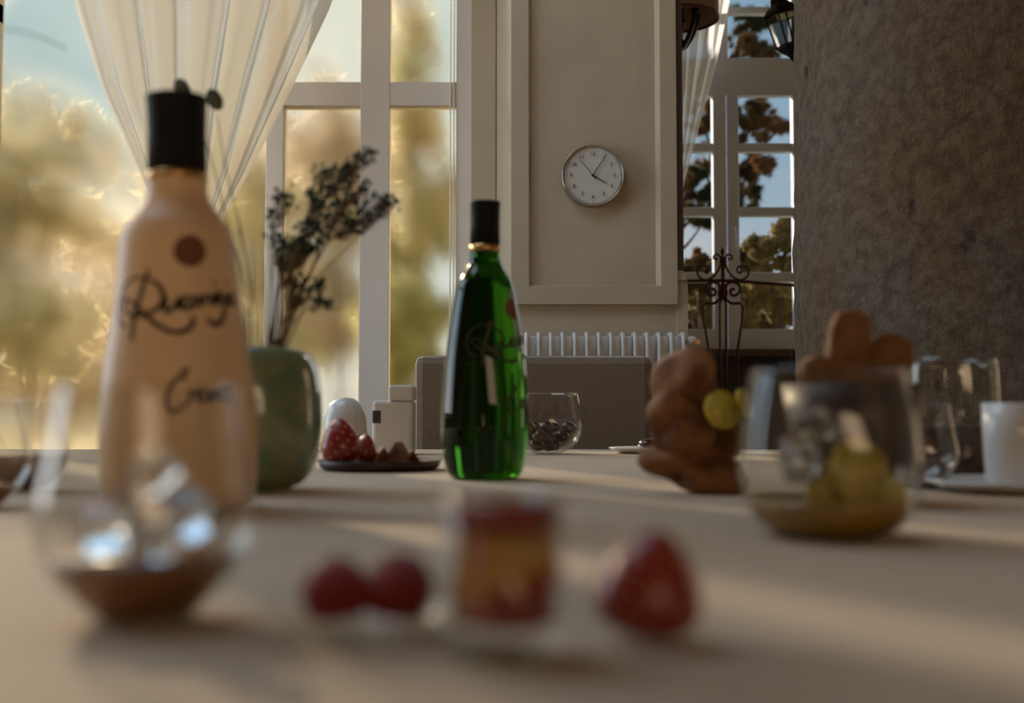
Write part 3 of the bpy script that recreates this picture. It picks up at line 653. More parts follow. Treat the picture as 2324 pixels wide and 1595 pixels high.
bx0, bx1 = at(940, 900, 2.78).x, at(1482, 900, 2.78).x; bt_z = at(1100, 806, 2.78).z
bn = thing('upholstered_bench', ((bx0+bx1)/2, 3.0, 0), 'grey-beige upholstered bench back behind the far table edge', 'bench')
def rbox(name, x0, x1, y0, y1, z0, z1, M, par, bv): return MB().box(x0, x1, y0, y1, z0, z1).build(name, M, par, bevel=bv)
rbox('backrest', bx0, bx1, 2.78, 2.88, 0.42, bt_z, M_uph, bn, 0.02)
rbox('seat', bx0, bx1, 2.885, 3.35, 0.36, 0.47, M_uph, bn, 0.03)
for sx in (bx0+0.05, bx1-0.05):
    for sy in (2.85, 3.3): rbox('leg', sx-0.02, sx+0.02, sy-0.02, sy+0.02, 0, 0.38, M_wood, bn, 0.003)

# ------------------------------------------------------------------ lettering mapped on a bottle
def stroke_on(prof, strokes, name, M, par, rad_scale, zscale, ang0, width):
    """strokes: lists of (angle, height, w) in bottle units; ribbons lying on the lathe surface"""
    def rad(z):
        for (r0_, z0_), (r1_, z1_) in zip(prof, prof[1:]):
            if z0_ <= z <= z1_ and z1_ > z0_: return r0_+(r1_-r0_)*(z-z0_)/(z1_-z0_)
        return prof[-1][0]
    mb = MB()
    for st in strokes:
        pts = bez([(a, b, 0) for a, b, *_ in st], 6); ws = [w_[2] if len(w_) > 2 else 1 for w_ in st]
        n = len(pts); vs_ = []
        for i, p in enumerate(pts):
            t = pts[min(i+1, n-1)]-pts[max(i-1, 0)]; t = t.normalized() if t.length > 0 else Vector((1, 0, 0))
            nn = Vector((-t.y, t.x, 0)); f = i/(n-1)*(len(ws)-1); k = min(int(f), len(ws)-2) if len(ws) > 1 else 0
            ww = width*(ws[k]*(1-(f-k))+ws[min(k+1, len(ws)-1)]*(f-k))
            for s in (-1, 1):
                q = p+nn*ww*s; z = q.y; r = rad(z)+0.0004; a = ang0+q.x/rad(z)
                vs_.append((r*math.sin(a), -r*math.cos(a), z))
        mb.add(vs_, [(2*i, 2*i+1, 2*i+3, 2*i+2) for i in range(n-1)])
    return mb.build(name, M, par, local=True)

# strokes in bottle-front pixels (px right, py down) of the cream bottle, centre x=402, base y=1157
RUA = [
 [(378, 628, .6), (371, 645, 1), (362, 675, 1), (350, 710, 1), (343, 745, 1.1), (341, 785, .9)],
 [(371, 648, .5), (340, 645, .5), (310, 662, .6), (292, 690, .6), (290, 720, .6), (303, 745, .6), (325, 748, .5)],
 [(378, 650, .6), (400, 665, 1), (410, 690, 1), (402, 712, 1), (380, 725, .9), (352, 730, .8), (325, 722, .7), (310, 705, .6), (310, 692, .6), (325, 692, .6), (342, 705, .7), (368, 724, 1), (395, 748, 1), (430, 766, 1), (458, 764, 1.2), (473, 748, 1.1), (472, 732, .7)],
 [(416, 690, .9), (414, 715, 1.1), (424, 722, 1), (436, 705, .8), (443, 690, .8), (440, 712, 1), (448, 714, .8)],          # u
 [(468, 690, .9), (456, 692, 1), (450, 708, 1.1), (460, 716, 1), (472, 700, .8), (475, 688, .8), (472, 710, 1), (480, 710, .8)],  # a
 [(484, 684, .9), (489, 708, 1.1), (498, 690, .9), (504, 680, .8)],                                                      # v
 [(514, 682, 1), (512, 702, 1.1), (518, 704, .8)], [(520, 660, 1), (523, 655, 1)],                                         # i
 [(526, 694, .9), (538, 684, .9), (533, 676, .9), (524, 688, 1.1), (530, 702, 1), (543, 692, .8)],                        # e
 [(553, 676, 1), (551, 710, 1.1), (540, 742, 1.3), (522, 748, 1.2), (505, 738, .8)], [(556, 655, 1), (558, 650, 1)],       # j
 [(578, 676, .9), (566, 680, 1), (562, 694, 1.1), (572, 700, 1), (582, 686, .8), (584, 674, .8), (582, 698, 1), (592, 696, .8)]]  # a
CREMA = [
 [(470, 850, 1.2), (462, 850, 1.1), (452, 855, 1)],
 [(466, 866, 1), (448, 866, 1), (430, 888, 1), (424, 915, 1), (432, 936, 1), (450, 934, .9), (468, 918, .7)],
 [(472, 890, .8), (472, 920, 1), (474, 900, .8), (484, 892, .9)], [(488, 908, .8), (500, 898, .8), (494, 890, .8), (487, 905, 1), (496, 918, .9), (506, 908, .7)],
 [(512, 890, .8), (512, 918, 1), (520, 892, .8), (524, 916, 1), (533, 890, .8), (536, 916, 1)],
 [(556, 886, .9), (544, 892, 1), (544, 912, 1.2), (556, 912, 1), (562, 884, 1), (562, 912, 1.1), (570, 908, .8)]]
def to_units(strokes, cxp, basepy, k): return [[((p[0]-cxp)*k, (basepy-p[1])*k, p[2]) for p in s] for s in strokes]

def make_bottle(name, label, Y, cpx, basepy, prof_px, cap_px, neck_ring, M_body, M_letter, M_seal_, ang, lk, tilt=0.0, lett_scale=1.0):
    k = mpp(Y); b = at(cpx, basepy, Y)
    r = thing(name, (b.x, Y, TZ), label, 'bottle', rot=(0, tilt, 0))
    prof = [(rr*k, (basepy-py)*k) for py, rr in prof_px]
    full = [(0, 0.0)]+[(prof[0][0]*0.9, 0.0), (prof[0][0], 0.003)]+prof[1:]
    # smooth profile
    sm = [(p.x, p.y) for p in bez([(a, b2, 0) for a, b2 in full[2:]], 5)]
    sm = [(0, 0.0), (prof[0][0]*0.88, 0.0)]+sm+[(0, sm[-1][1])]
    MB().lathe(sm, 72).build('bottle_body', M_body, r, local=True)
    z = lambda py: (basepy-py)*k
    n0, n1, nr = neck_ring
    MB().lathe([(nr*k*0.9, z(n0)), (nr*k, z(n0)), (nr*k*1.01, z((n0+n1)/2)), (nr*k, z(n1)), (nr*k*0.9, z(n1))], 48).build('neck_ring', M_gold, r, local=True)
    c0, c1, cr_ = cap_px
    MB().lathe([(cr_*k*0.9, z(c0)), (cr_*k, z(c0)), (cr_*k*0.985, z(c0-(c0-c1)*0.5)), (cr_*k*1.01, z(c1)-0.005), (cr_*k*1.05, z(c1)-0.002), (cr_*k*1.03, z(c1)), (0, z(c1)+0.001)], 48).build('cap', M_blackcap, r, local=True)
    H = [(a, b2) for a, b2 in sm[1:-1]]
    s1 = to_units(RUA, 402, 1157, lk); stroke_on(H, s1, 'script_lettering', M_letter, r, 1, 1, ang, 5.2*lk)
    s2 = to_units(CREMA, 402, 1157, lk); stroke_on(H, s2, 'lower_lettering', M_letter, r, 1, 1, ang, 4.4*lk)
    ex, ez, er = (465-402)*lk, (1157-588)*lk, 36*lk
    def radz(zz):
        for (r0_, z0_), (r1_, z1_) in zip(H, H[1:]):
            if z0_ <= zz <= z1_ and z1_ > z0_: return r0_+(r1_-r0_)*(zz-z0_)/(z1_-z0_)
        return H[-1][0]
    vs_ = []
    NR, NA = 4, 28
    for i in range(NR+1):
        for j in range(NA):
            a = 2*PI*j/NA; q = i/NR*er*(1+(0.06*math.cos(a*14) if i == NR else 0)); x_ = ex+q*math.cos(a); z_ = ez+q*math.sin(a); rr = radz(z_)+0.0004; an = ang+x_/rr
            vs_.append((rr*math.sin(an), -rr*math.cos(an), z_))
    MB().add(vs_, [(i*NA+j, i*NA+(j+1) % NA, (i+1)*NA+(j+1) % NA, (i+1)*NA+j) for i in range(NR) for j in range(NA)], True).build('round_seal', M_seal_, r, local=True)
    return r
kc = mpp(0.95)
make_bottle('liqueur_bottle', 'tall matt cream bottle with black cap and dark script lettering, left on the table', 0.95, 408, 1157,
    [(1157, 150), (1140, 162), (1100, 170), (1000, 173), (900, 168), (850, 163), (700, 140), (600, 131), (545, 125), (515, 114), (490, 95), (470, 80), (450, 70), (425, 66.5), (400, 66)],
    (395, 216, 66.5), (412, 393, 67.5), M_creambottle, M_ink, M_seal, 0.0, kc, tilt=math.radians(-1.3))
make_bottle('liqueur_bottle', 'transparent green glass bottle with black cap standing mid-table', 1.39, 1100, 1086,
    [(1086, 78), (1072, 85), (1050, 90), (1000, 97), (950, 98.5), (900, 97), (800, 89), (700, 74), (650, 64), (630, 56), (612, 45), (598, 38), (580, 35), (565, 34)],
    (559, 457, 34), (572, 557, 35), M_green, M_goldink, M_seal, 0.42, mpp(1.39)*0.67, lett_scale=0.67)

# ------------------------------------------------------------------ glasses
def tumbler(label, Y, cpx, s, liquid, M_l, group=None, name='stemless_glass', x=None, prof=None, lname='drink'):
    """s: scale of 9 cm tall tapered stemless glass; liquid: fill height fraction"""
    X0 = at(cpx, 1000, Y).x if x is None else x
    r = thing(name, (X0, Y, TZ), label, 'glass', group)
    P0 = prof or [(0.016, 0.0), (0.019, 0.0015), (0.026, 0.008), (0.0345, 0.018), (0.0400, 0.028), (0.0416, 0.035), (0.0408, 0.045), (0.0375, 0.062), (0.0350, 0.078), (0.0332, 0.0905)]
    P0 = [(p.x*s, p.y*s) for p in bez([(a, b, 0) for a, b in P0], 4)]; t = 0.0011
    inner = [(max(a-t, 0.001), b+(0.003*s if i < 4 else 0)) for i, (a, b) in enumerate(P0)]
    MB().lathe([(0, 0.0)]+P0+list(reversed(inner))+[(0, inner[0][1]+0.001)], 64).build('glass_wall', M_glass, r, local=True)
    zt_ = P0[-1][1]*liquid; lp = [(a-t*1.6, b+(0.0035*s if i < 4 else 0)) for i, (a, b) in enumerate(P0) if b < zt_]
    lp = [(0, lp[0][1])]+lp+[(lp[-1][0], zt_), (0, zt_)]
    MB().lathe(lp, 48).build(lname, M_l, r, local=True)
    return r
tumbler('large stemless glass of cream liqueur with ice in the left foreground', 0.45, 336, 1.0, 0.27, M_liqueur)
tumbler('stemless glass of brown liqueur cut off at the left edge of the photo', 0.97, -48, 1.0, 0.20, M_liqueur, x=at(-48, 1000, .97).x)
tumbler('low clear glass with brown liqueur behind the one at the left edge', 1.18, 62, 1.0, 0.40, M_liqueur)
g0 = Vector((at(336, 1000, .45).x, 0.45, TZ))
random.seed(21)
def ice_at(c, s, label, grp):
    r = Matrix.Rotation(random.uniform(0, 3), 3, 'X') @ Matrix.Rotation(random.uniform(0, 3), 3, 'Z')
    mb = MB().box(-s, s, -s*.8, s*.8, -s*.7, s*.7); mb.v = [tuple(r @ Vector(v)) for v in mb.v]
    o = mb.build('ice_cube', M_ice, bevel=s*0.28); o.location = c; tag(o, label, 'ice', grp); return o
for d, s in [((-0.016, -0.006, 0.036), .0105), ((0.008, -0.014, 0.034), .0105), ((0.014, 0.010, 0.040), .0100), ((-0.006, 0.012, 0.043), .0095), ((0.002, -0.001, 0.056), .0090)]:
    ice_at(g0+Vector(d), s, 'melting ice cube in the large foreground glass of cream liqueur', 'ice in the foreground glass')

# ------------------------------------------------------------------ vase with dried flowers
Yv = 1.18; kv = mpp(Yv); vb = at(562, 1121, Yv)
vprof = [(98, 1121), (100, 1112), (118, 1106), (142, 1080), (158, 1040), (165, 980), (164, 930), (161, 885), (152, 842), (136, 814), (116, 802), (98, 798)]
vase = thing('vase', (vb.x, Yv, TZ), 'round mottled green glazed vase half hidden behind the cream bottle', 'vase')
vp_ = [(p.x, p.y) for p in bez([(r*kv, (1121-py)*kv, 0) for r, py in vprof], 5)]
vin = [(a-0.005, b) for a, b in vp_ if b > 0.02]
MB().lathe([(0, 0.002)]+vp_+list(reversed(vin))+[(0, 0.02)], 72).build('vase_body', M_vase, vase, local=True)
mouth = Vector((vb.x, Yv, TZ+(1121-800)*kv)); bot = Vector((vb.x, Yv, TZ+0.03))
def vp3(px, py, dy=0.0): return at(px, py, Yv+dy)
random.seed(5)
def sprig(base, path, heads, label, grp='dried flower sprigs in the green vase', spread=0.03, nb=10, Mh=None, br=0.0021):
    """path in px; heads: list of (px,py,radius px)"""
    dy = random.uniform(-0.03, 0.03)
    pts = [bot+Vector((random.uniform(-.015, .015), random.uniform(-.015, .015), 0.0))]+[vp3(*p, dy*(i/len(path))) for i, p in enumerate(path)]
    r = thing('dried_flower_sprig', pts[0], label, 'dried flower', grp)
    cur = bez(pts, 6); MB().tube(cur, 0.0011, 5, taper=0.5).build('stem', M_stemg, r)
    br_m = MB(); hd = MB()
    for hx, hy, hr in heads:
        c = vp3(hx, hy, dy)
        near = min(cur, key=lambda p: (p-(c+Vector((0, 0, -0.03)))).length)
        for _ in range(int(nb*hr/14)):
            d = Vector((random.gauss(0, .45), random.gauss(0, .4), random.gauss(0, .4)))*hr*1.45*kv
            e = c+d; br_m.tube(bez([near, (near+e)/2+Vector((0, 0, -0.006)), e], 3), 0.0003, 3)
            hd.ball(e, br*random.uniform(.7, 1.25), 6, 4)
    br_m.build('branchlets', M_stemg, r); hd.build('florets', Mh or M_floret, r)
sp = [
 ([(612, 790), (616, 650), (622, 560), (628, 480)], [(632, 445, 18), (650, 460, 14), (620, 485, 10)]),
 ([(618, 790), (628, 680), (640, 600), (650, 560)], [(628, 540, 18), (645, 560, 22), (668, 562, 20)]),
 ([(625, 790), (645, 660), (680, 540), (705, 480)], [(700, 515, 22), (715, 440, 16), (690, 545, 22), (735, 465, 20)]),
 ([(632, 790), (668, 640), (720, 500), (765, 400)], [(765, 400, 26), (785, 380, 20), (815, 365, 18), (840, 352, 16)]),
 ([(640, 790), (690, 650), (745, 520), (790, 430)], [(790, 440, 24), (770, 470, 28), (830, 428, 14), (800, 400, 20)]),
 ([(650, 790), (720, 640), (790, 560), (870, 480)], [(845, 462, 22), (868, 455, 18), (890, 462, 14), (825, 490, 16)]),
 ([(636, 790), (670, 680), (720, 590), (780, 510)], [(750, 490, 26), (790, 505, 24), (805, 515, 16), (725, 530, 22)]),
 ([(620, 790), (640, 740), (668, 680), (690, 650)], [(680, 650, 22), (705, 652, 18), (660, 642, 14), (678, 680, 14)]),
 ([(628, 790), (660, 740), (700, 700), (740, 684)], [(722, 680, 12), (745, 686, 10), (725, 645, 14)]),
 ([(615, 790), (635, 660), (672, 540), (735, 420)], [(735, 395, 18), (742, 430, 20), (712, 500, 20), (700, 565, 18)]),
 ([(622, 790), (640, 690), (660, 620), (690, 580)], [(665, 575, 18), (690, 560, 18), (640, 595, 14)])]
sp_labels = ['short dried teal-green sprig at the far left of the bunch', 'dried sprig with a low cluster on the left of the bunch', 'dried sprig with dense florets in the middle of the bunch',
 'tallest dried sprig, its tip highest in the bunch', 'upright dried sprig just right of the bunch middle', 'dried sprig leaning furthest right in the bunch', 'dried sprig with a dark cluster right of the middle, below the tallest',
 'lowest dried sprig, its cluster nearest the vase', 'low dried sprig bending right just above the vase', 'slender dried sprig rising on the left of the tallest one', 'mid-height dried sprig between the left and middle clusters']
for i, (path, heads) in enumerate(sp):
    sprig(None, path, heads, sp_labels[i], nb=16)
# thick brown stem bundle
for i in range(9):
    x = 606+i*8; tp = (x+14+i*6+random.uniform(-8, 8), 560+random.uniform(-30, 60))
    pts = [bot+Vector(((i-4)*0.004, random.uniform(-.02, .02), 0)), vp3(x-i*3, 790), vp3(*tp)]
    tag(MB().tube(bez(pts, 8), 0.0012, 5, taper=0.4).build('dried_stalk', M_stemg), 'bare brown dried stalk in the green vase', 'dried stalk', 'bare stalks in the green vase')
for i in range(8):
    x = 556+i*7; tp = (535+i*9+random.uniform(-12, 12), 500+random.uniform(-20, 120))
    pts = [bot+Vector(((i-4)*0.004, random.uniform(-.02, .02), 0)), vp3(x, 792), vp3((x+tp[0])/2+random.uniform(-8, 10), 660), vp3(*tp)]
    tag(MB().tube(bez(pts, 8), 0.0009, 5, taper=0.4).build('dried_grass_blade', M_grass), 'pale dry grass blade in the green vase', 'dried grass', 'pale grass blades in the green vase')
for (path, leaf, lab) in [([(560, 790), (552, 640), (520, 520), (470, 330), (425, 235)], (414, 203), 'long stem with a grey-green leaf peeping over the left of the black cap'),
                          ([(570, 790), (566, 640), (545, 520), (512, 380), (492, 260)], (487, 226), 'long stem with a grey-green leaf right of the black cap')]:
    pts = [bot]+[vp3(px, py) for px, py in path]
    r = thing('leafy_stem', bot, lab, 'stem')
    MB().tube(bez(pts, 8), 0.0011, 5, taper=0.5).build('stem', M_euc, r)
    MB().ball(vp3(*leaf), 0.011, 12, 8, sx=0.75, sy=0.5, sz=1.15, rot=Matrix.Rotation(math.radians(-28), 3, 'Y')).build('leaf', M_euc, r)

# ------------------------------------------------------------------ middle distance food
Yp = 1.60; pc = at(862, 1066, Yp); kp = mpp(Yp)
tag(MB().lathe([(0, 0), (0.075, 0), (0.082, 0.004), (0.086, 0.014), (0.083, 0.014), (0.075, 0.008), (0, 0.007)], 48, (pc.x, Yp, TZ)).build('wooden_plate', M_walnut), 'dark wooden plate holding strawberries and pastry beyond the vase', 'plate')
def blob(name, label, cat, px, py, Y, rpx, M, sx=1, sy=1, sz=1, dis=0.25, ds=40, rot=None, group=None):
    k = mpp(Y); c = at(px, py, Y); o = MB().ball((0, 0, 0), rpx*k, 22, 16, sx, sy, sz, dis, ds, rot).build(name, M); o.location = c
    return tag(o, label, cat, group)
def cone_berry(name, label, base, h, r, tiltx, tilty, M, group=None, cut=False):
    rt = thing(name, base, label, 'strawberry', group, rot=(tiltx, tilty, 0))
    prof = [(0, 0), (r*0.5, h*0.01), (r*0.88, h*0.12), (r, h*0.30), (r*0.93, h*0.5), (r*0.72, h*0.72), (r*0.40, h*0.90), (r*0.15, h*0.985), (0, h)]
    pp = [(max(p.x, 0), p.y) for p in bez([(a, b, 0) for a, b in prof], 4)]
    MB().lathe(pp, 32).build('berry_flesh', M, rt, local=True)
    sd_ = MB()
    for j in range(60):
        t = (j+0.5)/60; z = h*(0.08+0.84*t); a = j*2.399
        for (r0_, z0_), (r1_, z1_) in zip(pp, pp[1:]):
            if z0_ <= z <= z1_ and z1_ > z0_: rr = r0_+(r1_-r0_)*(z-z0_)/(z1_-z0_); break
        sd_.ball((rr*math.cos(a), rr*math.sin(a), z), r*0.045, 6, 4, sz=1.5)
    sd_.build('seeds', M_lemon, rt, local=True)['kind'] = 'stuff'
    return rt
kk = mpp(1.56)
cone_berry('strawberry', 'red strawberry half standing on the dark plate next to the vase', at(778, 1052, 1.56)+Vector((0, 0, 0.002)), 100*kk, 46*kk, 0.1, -0.08, M_straw)
cone_berry('strawberry', 'smaller red strawberry on the right of the one on the dark plate', at(826, 1052, 1.60)+Vector((0, 0, 0.002)), 66*kk, 26*kk, 0.0, 0.1, M_straw)
for (x, y, r, lab, rz) in [(868, 1030, 26, 'small brown pastry piece in the middle of the dark plate', .4), (905, 1022, 34, 'brown pastry wedge on the dark plate', -.5), (935, 1036, 22, 'brown pastry piece at the right end of the dark plate', .2)]:
    k = mpp(1.6); c = at(x, y, 1.6); q = r*k
    mb = MB().add([(-q, -q*.6, -q*.7), (q, -q*.6, -q*.7), (q, q*.6, -q*.7), (-q, q*.6, -q*.7), (0, -q*.5, q*.8), (0, q*.5, q*.8)], [(0, 3, 2, 1), (0, 1, 4), (2, 3, 5), (1, 2, 5, 4), (3, 0, 4, 5)])
    o = mb.build('pastry_wedge', M_pastry, bevel=q*.15); o.location = (c.x, 1.6, TZ+0.0085+q*.7); o.rotation_euler = (0, 0, rz); tag(o, lab, 'pastry')
# white crockery beyond
Yb = 2.05; b0 = at(783, 1040, Yb); kb = mpp(Yb)
tag(MB().lathe([(0, 0), (30*kb, 0), (44*kb, 10*kb), (50*kb, 50*kb), (47*kb, 90*kb), (38*kb, 118*kb), (20*kb, 132*kb), (0, 136*kb)], 40, (b0.x, Yb, TZ)).build('sugar_bowl', M_china), 'white domed china bowl behind the strawberries', 'bowl')
j0 = at(895, 1030, 2.2); kj = mpp(2.2)
jar = thing('white_canister', (j0.x, 2.2, TZ), 'white square canister with a dark mark behind the pastry', 'canister')
MB().box(j0.x-45*kj, j0.x+45*kj, 2.2-45*kj, 2.2+45*kj, TZ, TZ+120*kj).build('canister_body', M_china, jar, bevel=0.006)
MB().box(j0.x-10*kj, j0.x+46*kj, 2.2-46*kj, 2.2+46*kj, TZ+120*kj, TZ+155*kj).build('canister_lid', M_china, jar, bevel=0.005)
MB().box(j0.x-44*kj, j0.x-26*kj, 2.2-45.8*kj, 2.2-45*kj, TZ+70*kj, TZ+98*kj).build('mark', M_dark, jar)
# glass bowl right of green bottle
Ybo = 2.2; q0_ = at(1243, 1020, Ybo)
gb = thing('glass_bowl', (q0_.x, Ybo, TZ), 'clear glass bowl of dark chocolates right of the green bottle', 'bowl')
bp_ = [(0.022, 0), (0.026, 0.002), (0.045, 0.012), (0.062, 0.032), (0.068, 0.055), (0.064, 0.085), (0.058, 0.115)]
bp_ = [(p.x, p.y) for p in bez([(a, b, 0) for a, b in bp_], 4)]
MB().lathe([(0, 0)]+bp_+[(a-0.0015, b+0.002) for a, b in reversed(bp_)]+[(0, 0.004)], 48).build('glass_wall', M_glass, gb, local=True)
random.seed(9)
for i in range(15):
    z = 0.012+0.0165*(i//5); a = i*2.4; rr = (0.020+0.011*(i//5)) if i % 5 else 0.0
    o = MB().ball((0, 0, 0), 0.0145, 14, 9, dis=0.3, dscale=90, sz=0.8).build('chocolate_truffle', M_darkliq)
    o.location = (q0_.x+rr*math.cos(a), Ybo+rr*math.sin(a), TZ+0.006+z); tag(o, 'dark chocolate truffle in the clear glass bowl', 'chocolate', 'truffles in the glass bowl')
# far small plate with a roll
pf = at(1450, 1028, 2.3)
tag(MB().lathe([(0, 0), (0.04, 0), (0.065, 0.010), (0.063, 0.012), (0.038, 0.004), (0, 0.004)], 40, (pf.x, 2.25, TZ)).build('saucer', M_china), 'small white saucer near the far table edge', 'saucer')
o = MB().ball((0, 0, 0), 0.024, 20, 12, sz=0.55, dis=0.2, dscale=60).build('chocolate_cookie', M_darkliq); o.location = (pf.x+0.014, 2.22, TZ+0.017); tag(o, 'small dark brown biscuit on the far white saucer', 'biscuit')

# ------------------------------------------------------------------ right-hand group
random.seed(3)
for (px, py, Y, r, sx, sz, rz, lab) in [
    (1575, 1055, 1.14, 100, 1.1, 0.62, .2, 'brown crusty bread piece at the bottom of the pile'),
    (1530, 955, 1.13, 82, 0.95, 0.9, .5, 'golden crusty bread piece in the middle of the pile'),
    (1620, 965, 1.18, 84, 0.95, 0.95, 1.2, 'dark brown bread piece on the right of the pile'),
    (1572, 858, 1.15, 84, 1.0, 0.85, 2.0, 'light brown bread piece on top of the pile')]:
    c = at(px, py, Y); o = MB().ball((0, 0, 0), r*mpp(Y), 48, 34, sx, .8, sz, 0.9, 22).build('bread_piece', M_pastry); o.location = c; o.rotation_euler = (0.2, 0, rz); tag(o, lab, 'bread')
# lemon wedge hanging over bread
def lemon_slice(c, r, rot, label, group=None, th=0.004):
    rt = thing('lemon_slice', c, label, 'lemon slice', group, rot=rot)
    MB().lathe([(r*0.93, -th/2), (r, -th/2), (r, th/2), (r*0.93, th/2)], 32, closed=True).build('peel', M_peel, rt, local=True)
    MB().lathe([(0, -th*.45), (r*0.925, -th*.45), (r*0.925, th*.45), (0, th*.45)], 32).build('flesh', M_lemon, rt, local=True)
    return rt
lemon_slice(at(1640, 930, 1.095), 44*mpp(1.095), (1.3, 0.3, 0.3), 'yellow-green lemon slice leaning against the bread pile')
lemon_slice(at(1690, 915, 1.11), 34*mpp(1.11), (1.1, 0.9, 0.6), 'yellow lemon slice between the bread pile and the citrus glass')
# citrus glass
Yg = 0.74; gx = at(1880, 1000, Yg).x; kg = mpp(Yg)
prof = [(0.030, 0), (0.034, 0.002), (0.046, 0.010), (0.054, 0.024), (0.0575, 0.042), (0.057, 0.060), (0.0545, 0.080), (0.051, 0.098), (0.0485, 0.108)]
tumbler('wide clear glass of amber citrus drink with lemon slices, right of the strawberry', Yg, 1880, 1.0, 0.22, M_yellowliq, name='citrus_glass', prof=prof)
for (px, py, r, rot) in [(1950, 1075, 75, (1.35, .2, .3)), (2000, 1130, 55, (1.2, -.3, -.5)), (1890, 1110, 60, (1.5, .5, .1))]:
    lemon_slice(at(px, py, Yg-0.012), r*kg, rot, 'pale yellow lemon slice inside the citrus glass', 'lemon slices in the citrus glass')
for d, s in [((-0.022, -0.012, 0.050), .014), ((0.004, 0.014, 0.056), .014), ((-0.010, 0.004, 0.072), .012)]:
    ice_at(Vector((gx, Yg, TZ))+Vector(d), s, 'ice cube floating in the citrus glass', 'ice in the citrus glass')
# dark bowl with toasts
Yt = 1.02; tx = at(1935, 1000, Yt).x; kt = mpp(Yt)
bwl = [(0.030, 0), (0.034, 0.004), (0.048, 0.03), (0.058, 0.065), (0.062, 0.105), (0.059, 0.105), (0.054, 0.065), (0.044, 0.034), (0, 0.012)]
tag(MB().lathe([(0, 0)]+bwl, 48, (tx, Yt, TZ)).build('wooden_bowl', M_walnut), 'deep dark wooden bowl of toasts behind the citrus glass', 'bowl')
def toast(px, py, w_, h_, ry_, rz_, lab, Y):
    c = at(px, py, Y); k = mpp(Y); a, b = w_*k/2, h_*k/2
    mb = MB(); pr = [(-a, -b), (a, -b), (a*1.0, b*.55), (a*.75, b*.9), (0, b), (-a*.75, b*.9), (-a, b*.6)]; t = 0.006; n = len(pr)
    mb.add([(x, -t, z) for x, z in pr]+[(x, t, z) for x, z in pr], [tuple(range(n)), tuple(reversed(range(n, 2*n)))]+[(i, i+n, (i+1) % n+n, (i+1) % n) for i in range(n)])
    o = mb.build('toast_slice', M_toast, bevel=0.002); o.location = c; o.rotation_euler = (0.05, ry_, rz_); tag(o, lab, 'toast')
toast(1922, 815, 100, 230, 0.12, 0.2, 'tallest toast slice standing in the dark wooden bowl', 1.02)
toast(2005, 850, 100, 200, 0.35, -0.3, 'toast slice leaning right in the dark wooden bowl', 1.03)
toast(1855, 880, 85, 150, -0.25, 0.5, 'short toast slice at the left of the dark wooden bowl', 1.01)
# dark drink and white cup
tumbler('clear glass of dark brown drink in front of the stone column', 1.34, 2160, 1.25, 0.44, M_darkliq, prof=[(0.030, 0), (0.036, 0.002), (0.042, 0.02), (0.044, 0.05), (0.0435, 0.08), (0.042, 0.115)])
tumbler('clear glass with a little ice water between the toasts and the dark drink', 1.22, 2085, 0.98, 0.15, M_ice)
sc_ = at(2300, 1110, 1.16)
tag(MB().lathe([(0, 0), (0.05, 0), (0.085, 0.010), (0.083, 0.013), (0.048, 0.004), (0, 0.004)], 48, (sc_.x, 1.16, TZ)).build('saucer', M_china), 'white saucer under the white cup at the right edge', 'saucer')
cup = thing('coffee_cup', (sc_.x, 1.16, TZ+0.0045), 'tall white china cup at the right edge of the table', 'cup')
MB().lathe([(0, 0), (0.022, 0), (0.026, 0.008), (0.028, 0.05), (0.029, 0.085), (0.026, 0.085), (0.025, 0.05), (0.022, 0.012), (0, 0.006)], 40).build('cup_body', M_china, cup, local=True)
MB().tube(bez([(0.026, 0, 0.07), (0.046, 0, 0.068), (0.050, 0, 0.045), (0.042, 0, 0.025), (0.026, 0, 0.022)], 6), 0.004, 8).build('cup_handle', M_china, cup, local=True)

# ------------------------------------------------------------------ foreground dessert
Yd = 0.385; dx = at(1142, 1300, Yd).x
ds = thing('dessert_glass', (dx, Yd, TZ), 'small straight glass of layered custard and strawberry dessert in the foreground', 'dessert')
RR = 0.0205
MB().lathe([(0, 0), (RR*0.90, 0), (RR*0.92, 0.010), (RR, 0.053), (RR-0.001, 0.053), (RR*0.92-0.0012, 0.011), (0, 0.010)], 48).build('glass_wall', M_glass, ds, local=True)
def layer(z0, z1, name, M, wav=0.0):
    def rz(z): return RR*(0.92+0.08*(z-0.010)/0.043)-0.0016
    def f(u, v):
        a = u*2*PI; w0 = wav*math.sin(a*2+1.0); zz = (z0+w0)*(1-v)+(z1+w0*(v))*v
        return (rz(zz)*math.cos(a), rz(zz)*math.sin(a), zz)
    mb = MB(); mb.grid(f, 48, 4)
    n0 = len(mb.v); mb.v.append((0, 0, z1)); mb.v.append((0, 0, z0))
    for i in range(48): mb.f.append((4*49+i, 4*49+i+1, n0)); mb.smooth.append(True); mb.f.append((i+1, i, n0+1)); mb.smooth.append(True)
    return mb.build(name, M, ds, local=True)
layer(0.0115, 0.0200, 'strawberry_layer', M_jam, 0.001); layer(0.0203, 0.0405, 'custard_layer', M_custard, 0.0012); layer(0.0418, 0.0500, 'jam_topping', M_jam, 0.0)
for a, z, r in [(-0.9, .024, .0062), (-0.3, .029, .005), (-1.5, .021, .0055)]:
    MB().ball((RR*0.72*math.cos(a), RR*0.72*math.sin(a), z), r, 14, 9, dis=0.2, dscale=200).build('strawberry_chunk', M_cut if r < .0055 else M_straw, ds, local=True)
for a in (-2.35, -2.05):
    MB().tube([(RR*0.86*math.cos(a), RR*0.86*math.sin(a), .014), (RR*0.93*math.cos(a), RR*0.93*math.sin(a), .041)], 0.0018, 8).build('cream_streak', M_pinkc if a > -2.2 else M_custard, ds, local=True)

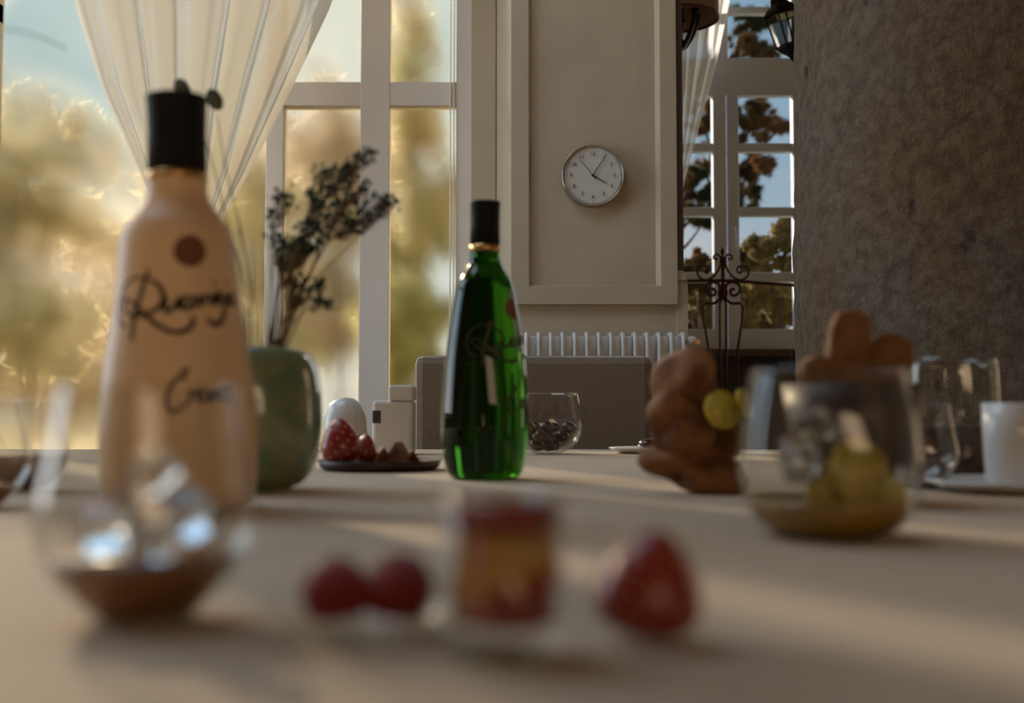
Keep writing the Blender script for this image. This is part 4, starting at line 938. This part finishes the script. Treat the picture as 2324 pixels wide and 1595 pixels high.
cone_berry('strawberry', 'large red strawberry lying on the cloth right of the dessert glass', at(1455, 1400, .405)+Vector((0, 0, 0)), 235*mpp(.405), 122*mpp(.405), 0.10, 0.22, M_straw)
st = bpy.data.objects[-1]
for o in list(bpy.data.objects):
    if o.get('label', '').startswith('large red strawberry'): o.location.z = TZ-0.0008+0.004; o.rotation_euler = (0.1, 0.16, 0)
def raspberry(px, Y, r, label, tilt):
    c = at(px, 1360, Y); rt = thing('raspberry', (c.x, Y, TZ+0.0035), label, 'raspberry', rot=(0, tilt, 0))
    mb = MB().ball((0, 0, r*0.95), r*0.82, 20, 14)
    for ring, (ph, n) in enumerate([(0.25, 5), (0.65, 9), (1.05, 12), (1.45, 13), (1.85, 12), (2.25, 9)]):
        for k in range(n):
            a = 2*PI*(k+0.5*(ring % 2))/n
            mb.ball((r*.82*math.sin(ph)*math.cos(a), r*.82*math.sin(ph)*math.sin(a), r*0.95+r*.86*math.cos(ph)), r*0.235, 8, 6)
    mb.build('berry_body', M_straw, rt, local=True)
raspberry(768, .418, .0122, 'left raspberry of the pair in the small clear dish', -0.1); raspberry(893, .42, .0128, 'right raspberry of the pair, nearer the dessert glass', 0.15)
dc = at(815, 1400, .412)
tag(MB().lathe([(0, 0.0), (0.018, 0.0), (0.024, 0.0015), (0.034, 0.009), (0.0345, 0.0105), (0.033, 0.0100), (0.023, 0.0032), (0, 0.002)], 48, (dc.x, .412, TZ)).build('glass_dish', M_glass), 'small shallow clear dish under the raspberries', 'dish')
# crumbs
for (px, py, r, lab) in [(592, 1153, 3.2, 'orange-brown crumb closest to the cream bottle base'), (597, 1165, 3.0, 'lower brown crumb near the cream bottle'), (682, 1153, 3.0, 'pale crumb alone on the cloth in front of the vase'), (622, 1147, 2.2, 'tiny crumb just in front of the vase foot')]:
    v = (797.5-py)/F; kk_ = (TZ-CAMZ)/(math.sin(TH)+v*math.cos(TH)); Y = kk_*(math.cos(TH)-v*math.sin(TH))
    o = MB().ball((0, 0, 0), r*mpp(Y), 10, 7, dis=0.5, dscale=600).build('crumb', M_crumb); o.location = (at(px, py, Y).x, Y, TZ+r*mpp(Y)*0.8); tag(o, lab, 'crumb')
